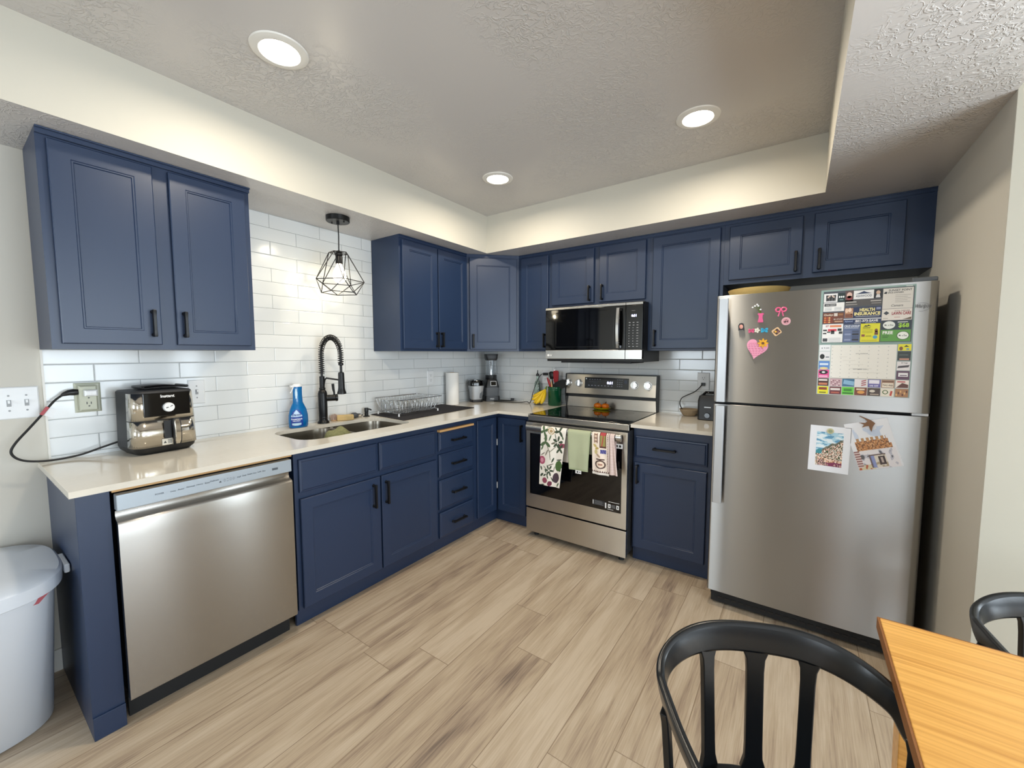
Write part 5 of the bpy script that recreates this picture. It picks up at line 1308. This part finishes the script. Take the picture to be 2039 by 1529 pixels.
for k, (x, z) in enumerate(((-.036, .052), (-.026, .058), (-.012, .058), (-.017, .065), (-.002, .040))):
    obj('flower_stem', B().tube([(2.3965, YM - .004, 1.551), (2.3965 + x * .6, YM - .005, 1.531 + (z + .02) * .55 + .01), (2.3965 + x, YM - .005, 1.531 + z)], .0008, 6), 'olive', t)
    obj('blossom', B().ball((2.3965 + x, YM - .006, 1.531 + z), .0045, 10), 'white', t)
t = thing('bow_magnet', 'pink ribbon bow magnet right of the vase magnet', 'magnet', (2.478, YM, 1.563), group='magnets on the refrigerator doors')
for s in (-1, 1):
    obj('loop', B().tube([(2.478 + s * (.011 + .010 * cos(q)), YM - .003, 1.566 + .0095 * sin(q) + s * 0) for q in (2 * pi * j / 16 for j in range(16))], .0034, 8, closed=True), 'pink', t)
    obj('tail', B().tube([(2.478 + s * .002, YM - .003, 1.562), (2.478 + s * .007, YM - .003, 1.549), (2.478 + s * .010, YM - .003, 1.535)], .0028, 8), 'pink', t)
obj('knot', B().ball((2.478, YM - .004, 1.564), (.006, .004, .005), 12), 'pink', t)
t = thing('doll_head_magnet', 'small magnet of a face with long dark hair, nearest the freezer handle', 'magnet', (2.3145, YM, 1.49), group='magnets on the refrigerator doors')
obj('hair', B().prism([(-.012, -.020), (-.013, .005), (-.009, .015), (0, .018), (.009, .015), (.012, .005), (.013, -.020), (.006, -.016), (-.006, -.016)], lambda u, v, d: (2.3145 + u, YM + .0012 - d, 1.492 + v), 0, .006, col=S('#1e1a1c')), 'gloss', t, smooth=False, bevel=.001)
obj('face', B().ball((2.3145, YM - .0052, 1.491), (.0085, .004, .0115), 14), mat('face_enamel', '#d79a8c', .4), t)
bf = [(0, .004), (.006, .010), (.013, .009), (.013, .002), (.010, 0), (.013, -.004), (.011, -.011), (.004, -.009), (0, -.005), (-.004, -.009), (-.011, -.011), (-.013, -.004), (-.010, 0), (-.013, .002), (-.013, .009), (-.006, .010)]
def wing(c): return lambda k: k.disc(-.006, .002, .003, .004, c).disc(.006, .002, .003, .004, c).rect(-.001, -.006, .001, .006, c, 2)
magnet('butterfly_magnet', 'pink butterfly magnet in the row above the heart', bf, .006, '#d8527e', 2.359, 1.470, wing('#b03462'))
fl = [(.011 * (1 + .22 * cos(5 * q)) * cos(q), .011 * (1 + .22 * cos(5 * q)) * sin(q)) for q in (2 * pi * i / 30 for i in range(30))]
magnet('flower_magnet', 'little white flower magnet between the pink and blue butterflies', fl, .006, '#d9d4c6', 2.3835, 1.471, lambda k: k.disc(0, 0, .003, .003, '#b8b09a'))
magnet('butterfly_magnet', 'blue butterfly magnet in the row above the heart', [(x * 1.15, y * 1.1) for x, y in bf], .006, '#2fa3c8', 2.414, 1.471, wing('#1878a8'))
magnet('waffle_magnet', 'rounded diamond shaped magnet with brown and yellow filling', [(x * .8 - y * .55, x * .6 + y * .8) for x, y in [(-.017, -.013), (-.013, -.017), (.013, -.017), (.017, -.013), (.017, .013), (.013, .017), (-.013, .017), (-.017, .013)]], .006, '#d9b48a', 2.4645, 1.462,
       lambda k: k.poly([(-.014, -.001), (.001, -.015), (.016, .001), (.001, .015)], '#3c2018').disc(-.004, 0, .005, .005, '#e0a83a', 2).rect(.002, -.006, .009, -.003, '#b07a6a', 2).rect(.003, .001, .009, .004, '#b8707a', 2))
magnet('round_magnet', 'round pale pink magnet with dark drawing, beside the bow', circ(.0185), .006, '#dcaab2', 2.500, 1.510, lambda k: k.disc(0, 0, .0125, .0125, '#c88a94').poly([(-.010, -.002), (-.002, .004), (.002, -.002), (-.004, -.008)], '#4a2a2e', 2).poly([(.002, .001), (.009, .005), (.008, -.006), (.003, -.004)], '#5a3034', 2).poly([(-.004, .006), (.004, .009), (.002, .005)], '#4a2a2e', 2))

# postcards
def postcard(label, cx_, cz_, w, h, rot, colf, nu=60, nv=80, lift=0.):
    ca, sa = cos(rot), sin(rot)
    f = lambda u, v, d: (cx_ + u * ca - v * sa, YM + .0008 - lift - d, cz_ + u * sa + v * ca)
    t = thing('postcard', label, 'postcard', (cx_, YM, cz_), group='illustrated cards on the refrigerator door')
    obj('card', B().rings(lambda u, v, d: f(u - w / 2, v - h / 2, d), w, h, [(0, 0), (0, .0006)]), mat('card_paper', '#e4e6ec', .5), t, smooth=False)
    b = B().grid(lambda u, v: f((u - .5) * w * .98, (v - .5) * h * .985, .0009), nu, nv, colf); obj('picture', b, 'pr', t, smooth=False)
    return t
WH = S('#e4e6ec')
def nz(u, v, s, k=0.): return noise.noise(V((u * s, v * s, k)))
def c1(u, v):
    if u < .17 or u > .83 or v < .13 or v > .87: return WH
    x, y = (u - .17) / .66, (v - .13) / .74
    hill = .42 + .40 * x + .05 * nz(x, 0, 6)
    if y > hill:
        k = nz(x * .6, y * 3, 5, 2.)
        return S('#5a94b8') if k > .15 else (S('#a9cfe0') if k > -.12 else S('#dfeaf0'))
    if x < .22 and y > .34: return S('#3a8a96')
    k, j = nz(x, y, 15), nz(x, y, 30, 5.)
    if y > .16 + .12 * (1 - x) or x < .1:
        if y > hill - .07: return S('#5a5a48') if k > 0 else S('#7a7668')
        return S('#ddb8a0') if j > .22 else S('#f0e6da') if j > .02 else (S('#3c4a30') if k > -.1 else S('#8a5a48'))
    if y > .12 + .2 * nz(x, 0, 3, 3.): return S('#d8a078') if j > .1 else S('#5a4438') if k > .1 else S('#e8d4c4')
    return S('#7a2c50') if x > .4 and k < .2 else (S('#d8b0a8') if j > 0 else S('#4a3a34'))
def c2(u, v):
    if v > .94 or u > .97: return WH
    if v > .66:
        return S('#c6d2e6') if (nz(u, v, 5) > .02 and .14 < u < .86 and v < .86) else WH
    if v > .60: return S('#b58a5c') if (.12 < u < .84 and ((u * 9) % 1) > .42) else WH
    if v > .40:
        if .10 < u < .86 + (.06 if v < .5 else 0): return S('#7a5030') if nz(u, v, 26) > .12 else (S('#b87c48') if nz(u, v, 26, 4.) > -.1 else S('#d0a070'))
        return WH
    if .32 < u < .70 and .02 < v < .30:
        if v > .27 or u < .35: return S('#6a5a58')
        if .52 < u < .66 and .08 < v < .25: return S('#3a2c2c') if not (.56 < u < .62 and .11 < v < .22) else S('#b8a8a0')
        if u < .44: return S('#8a94c4') if u > .37 else S('#7480b0')
        return S('#d8d0c4') if nz(u, v, 14) > -.1 else S('#a89880')
    if u < .14 and v > .05: return S('#8a5a5a') if ((v * 20) % 1) > .5 else S('#d8c8c4')
    if v < .10 and u < .4: return S('#b05a3a') if nz(u, v, 12) > .15 else S('#d0c8a8')
    k = nz(u, v, 9, 7.)
    return S('#5a5a60') if k > .40 else (S('#b8b8c4') if k > .16 else S('#e2dee2'))
postcard('white postcard with a painted hillside town by the sea, left one on the lower door', 2.688, .920, .148, .212, rad(-1.0), c1)
postcard('tilted white postcard with a brown castle wall drawing, right one on the lower door', 2.838, .961, .150, .212, rad(17.5), c2, lift=-.0003)
magnet('coin_magnet', 'round cream magnet holding the left postcard', circ(.0125), .005, '#c2bc94', 2.689, 1.005, lambda k: k.disc(0, 0, .008, .008, '#8f9a7a'), z_off=.002)
t = thing('bird_magnet', 'wooden swallow shaped magnet holding the right postcard', 'magnet', (2.816, YM, 1.045), group='magnets on the refrigerator doors')
bird = [(.026, .010), (.012, .022), (-.006, .030), (-.024, .038), (-.028, .036), (-.010, .026), (.0, .016), (-.006, .008), (-.028, .008), (-.010, .0), (-.016, -.012), (-.004, -.006), (.006, -.004), (.012, -.022), (.016, -.028), (.018, -.008), (.022, .002)]
b = B(); tri = geometry.tessellate_polygon([[V((x, y, 0)) for x, y in bird]]); nB = len(bird)
vs = [(2.814 + x, YM - .0020 - d, 1.046 + y) for d in (0, .005) for x, y in bird]
b.add(vs, [tuple(q) for q in tri] + [tuple(i + nB for i in q) for q in tri] + [(i, (i + 1) % nB, nB + (i + 1) % nB, nB + i) for i in range(nB)])
obj('body', b, mat('walnut', '#7c5636', .5), t, smooth=False)

# ================================================================ trash bin
t = thing('trash_bin', 'white plastic lidded trash bin against the wall left of the cabinets', 'trash bin', (.25, -3.2, 0))
def se(cx_, cy_, ax, ay, p, z, n=64):
    P = []
    for i in range(n):
        q = 2 * pi * i / n; c_, s_ = cos(q), sin(q)
        P.append((cx_ + ax * abs(c_) ** (2 / p) * (1 if c_ >= 0 else -1), cy_ + ay * abs(s_) ** (2 / p) * (1 if s_ >= 0 else -1), z))
    return P
obj('bin_body', B().loft([se(.225, -3.2, .168, .205, 2.8, .0005), se(.228, -3.2, .182, .217, 2.8, .012), se(.29, -3.2, .262, .238, 3, .560)]), 'binw', t, angle=50)
ld = obj('lid', B().loft([se(.298, -3.2, .272, .250, 3, .552), se(.300, -3.2, .277, .256, 3, .556), se(.300, -3.2, .278, .257, 3, .598), se(.300, -3.2, .270, .250, 3, .606), se(.300, -3.2, .20, .18, 2.6, .614), se(.300, -3.2, .05, .05, 2.2, .616)]), 'binw', t, angle=40)
obj('lid_latch', B().box(.275, .415, -2.945, -2.929, .565, .598), 'binw', ld, bevel=.005)
o = obj('bag_corner', B().prism([(-.01, 0), (.088, .008), (.062, -.012), (.038, -.032), (.016, -.028)], lambda u, v, d: (.515 - u * .5, -3.055 + u * .95, .552 + v - .0) if d == 0 else (.517 - u * .5, -3.053 + u * .95, .552 + v), 0, 1), 'bag', t, smooth=False)
o['label'] = 'red corner of the bag'

# ================================================================ table and chairs
TZT = .745
t = thing('dining_table', 'orange pine dining table at the right corner of the picture', 'table', (3.2, -2.6, 0))
tp = obj('table_top', B().box(2.739, 3.66, -3.34, -1.940, .717, TZT), 'table', t, bevel=.002)
b = B().box(2.735, 2.7388, -3.34, -1.940, .7175, .744).box(2.735, 3.66, -1.9398, -1.936, .7175, .744)
obj('edge_banding', b, 'tablee', tp)
for q in ((2.875, 3.58, -2.045, -2.025), (2.875, 3.58, -3.28, -3.26), (2.875, 2.895, -3.259, -2.046), (3.56, 3.58, -3.259, -2.046)): obj('apron', B().box(*q, .645, .7165), 'table', t, bevel=.001)
for x in (2.765, 3.565):
    for y in (-2.025, -3.295): obj('leg', B().loft([[(x - k + .035, y - k + .03, z), (x + k + .035, y - k + .03, z), (x + k + .035, y + k + .03, z), (x - k + .035, y + k + .03, z)] for k, z in ((.022, .0005), (.032, .7165))]), 'table', t, bevel=.002)

def make_chair(label, loc, rz, group):
    """local frame: +x right, the sitter looks along +y from the back at y = 0"""
    t = thing('dining_chair', label, 'chair', loc, rz, group)
    W2, D2 = .216, .125
    def rail(a):  # a in -1..1 ; middle line and half height
        s = abs(a); sg = 1 if a > 0 else -1
        if s < .55:
            q = s / .55 * pi / 2; x = W2 * sin(q) ** .82 if q > 0 else 0; y = D2 * (1 - cos(q)); z = .724 - .036 * sin(q) ** 2.5; hh = .030 - .006 * sin(q) ** 3
        else:
            q = (s - .55) / .45; x = W2 - .045 * q ** 2; y = D2 + .265 * q; z = .688 + .004 * q; hh = .024 - .010 * q
        bp = math.exp(-((s - .58) / .055) ** 2); z -= .011 * bp; hh += .011 * bp
        return V((sg * x, y, z)), hh
    n = 64; R = []
    for i in range(n + 1):
        a = -1 + 2 * i / n
        p, hh = rail(a); p2, _ = rail(min(1, a + .02)); p1, _ = rail(max(-1, a - .02))
        tg = (p2 - p1).normalized(); inn = V((0, 0, 1)).cross(tg); inn.normalize()   # points inward/outward in plan
        up = tg.cross(inn).normalized() * -1
        if up.z < 0: up = -up
        c0 = V((0, D2 + .05, p.z)); inward = inn if inn.dot(c0 - p) > 0 else -inn
        lean = up - inward * .22
        th = .0105
        R.append([p + lean * hh - inward * th * .9, p + lean * hh * 1.04, p + lean * hh * .96 + inward * th * .9, p + inward * th * .8, p - lean * hh * .96 + inward * th * .5, p - lean * hh * 1.04, p - lean * hh * .96 - inward * th * .9, p - inward * th])
    obj('back_rail', B().loft(R), 'plastblack', t, local=True, angle=50, sub=1)
    def strip(p0, p1, w0, w1, th, mid=None):
        R = []; m_ = 10
        for i in range(m_ + 1):
            s = i / m_; p = p0.lerp(p1, s); fl = 1 + .5 * max(0, 1 - s * 9) + .7 * max(0, (s - .86) / .14) ** 1.5
            w = (w0 + (w1 - w0) * s) * fl; ang = math.atan2(p0.x, D2 - p0.y + .05)
            ux = V((cos(ang), -sin(ang) * -1 if False else -sin(ang) * -0 + 0, 0)); ux = V((cos(ang * .8), sin(-ang * .8) * -1 * -1, 0)); ux = V((cos(ang * .8), -abs(sin(ang * .8)) * (-1 if p0.x > 0 else 1), 0)).normalized()
            nx = V((-ux.y, ux.x, 0))
            R.append([p - ux * w - nx * th, p + ux * w - nx * th, p + ux * w + nx * th, p - ux * w + nx * th])
        return B().loft(R)
    for a, w in ((-.60, .0125), (-.147, .0140), (0, .0180), (.147, .0145), (.60, .0125)):
        p, hh = rail(a); top = V((p.x, p.y, p.z - hh * .6)); bt_ = V((p.x * .92, p.y * .9 + .015, .424))
        obj('spindle', strip(bt_, top, w, w, .007), 'plastblack', t, local=True, bevel=.003)
    seat = [(.195 * abs(cos(q)) ** .72 * (1 if cos(q) >= 0 else -1), .235 + .225 * abs(sin(q)) ** .72 * (1 if sin(q) >= 0 else -1)) for q in (2 * pi * i / 48 for i in range(48))]
    obj('seat', B().loft([[(x * k, .235 + (y - .235) * k, z) for x, y in seat] for k, z in ((.93, .400), (1., .408), (1., .422), (.96, .429), (.80, .423), (.4, .418))]), 'plastblack', t, local=True, angle=50)
    for x, y, ox, oy in ((-.165, .065, -.03, -.03), (.165, .065, .03, -.03)):
        obj('leg', B().loft([[(x + ox * k + dx * w, y + oy * k + dy * w, z) for dx, dy in ((-1, -1), (1, -1), (1, 1), (-1, 1))] for k, z, w in ((1, .0005, .012), (0, .406, .019))]), 'plastblack', t, local=True, bevel=.004)
    for sg in (-1, 1):
        obj('leg', B().loft([[(sg * x + dx * w, y + dy * w * 1.2, z) for dx, dy in ((-1, -1), (1, -1), (1, 1), (-1, 1))] for x, y, z, w in ((.205, .420, .0005, .011), (.193, .395, .41, .015), (.186, .36, .60, .012), (.184, .335, .675, .012))]), 'plastblack', t, local=True, bevel=.004)
    return t
CH = make_chair('black plastic spindle-back chair in the foreground, pushed under the table', (2.507, -2.150, 0), rad(180 + 24), 'black dining chairs')
dup(CH, (3.165, -1.60, 0), rad(180), label='black plastic chair on the far side of the table, cut by the right edge')
# ================================================================ light
def area(name, loc, size, power, col, rot, shape='RECTANGLE', spread=180):
    l = bpy.data.lights.new(name, 'AREA'); l.energy = power; l.color = col; l.shape = shape
    l.size = size[0]; l.size_y = size[1] if len(size) > 1 else size[0]; l.spread = rad(spread)
    o = bpy.data.objects.new(name, l); o.location = loc; o.rotation_euler = rot; C.objects.link(o); return o
WARM = (1.0, .88, .70); COOL = (.80, .91, 1.0)
area('window_daylight', (XE + .075, (EW[0] + EW[1]) / 2, (EW[2] + EW[3]) / 2), (EW[3] - EW[2], EW[1] - EW[0]), 105, COOL, (0, rad(90), 0))
area('window_daylight', ((SW[0] + SW[1]) / 2, YS - .075, (SW[2] + SW[3]) / 2), (SW[1] - SW[0], SW[3] - SW[2]), 36, COOL, (rad(90), 0, 0))
area('window_daylight', ((WW[0] + WW[1]) / 2, YS - .075, (WW[2] + WW[3]) / 2), (WW[1] - WW[0], WW[3] - WW[2]), 40, COOL, (rad(90), 0, 0))  # added fill lamp in the WW opening, lifts left wall and back tiles
area('window_daylight', ((NW[0] + NW[1]) / 2, -1.11, (NW[2] + NW[3]) / 2), (NW[1] - NW[0], NW[3] - NW[2]), 48, COOL, (rad(-90), 0, 0))
for x, y in ((.967, -2.376), (.958, -1.052), (2.125, -1.045)):
    area('recessed_lamp', (x, y, ZC - .0115), (.125,), 6.4, WARM, (0, 0, 0), 'DISK', 170)
l = bpy.data.lights.new('pendant_bulb', 'POINT'); l.energy = 1.4; l.color = (1.0, .88, .62); l.shadow_soft_size = .012
o = bpy.data.objects.new('pendant_bulb', l); o.location = (PX, PY, 1.768); C.objects.link(o)
w = bpy.data.worlds.new('world'); bpy.context.scene.world = w; w.use_nodes = True
w.node_tree.nodes['Background'].inputs[0].default_value = (.8, .9, 1, 1); w.node_tree.nodes['Background'].inputs[1].default_value = .4

# ================================================================ camera
cam = bpy.data.cameras.new('camera'); co = bpy.data.objects.new('camera', cam); C.objects.link(co)
cam.sensor_fit = 'HORIZONTAL'; cam.sensor_width = 36.; cam.lens = 813.4789 / 2039 * 36
yw, pt, rl = rad(35.1601), rad(-4.2794), rad(-.0592)
fw = V((-sin(yw) * cos(pt), cos(yw) * cos(pt), sin(pt))); rt = V((cos(yw), sin(yw), 0)); up_ = rt.cross(fw)
r1 = rt * cos(rl) + up_ * sin(rl); u1 = up_ * cos(rl) - rt * sin(rl)
mw = Matrix((r1, u1, -fw)).transposed().to_4x4(); mw.translation = (2.5625, -3.1756, 1.3596)
co.matrix_world = mw; cam.clip_start = .02
sc = bpy.context.scene; sc.camera = co
sc.view_settings.view_transform = 'Standard'; sc.view_settings.look = 'None'; sc.view_settings.gamma = 1.
sc.view_settings.exposure = .46; sc.view_settings.use_curve_mapping = False
sc.cycles.use_denoising = True; sc.cycles.sample_clamp_indirect = 6.; sc.cycles.max_bounces = 8
sc.cycles.caustics_reflective = False; sc.cycles.caustics_refractive = False
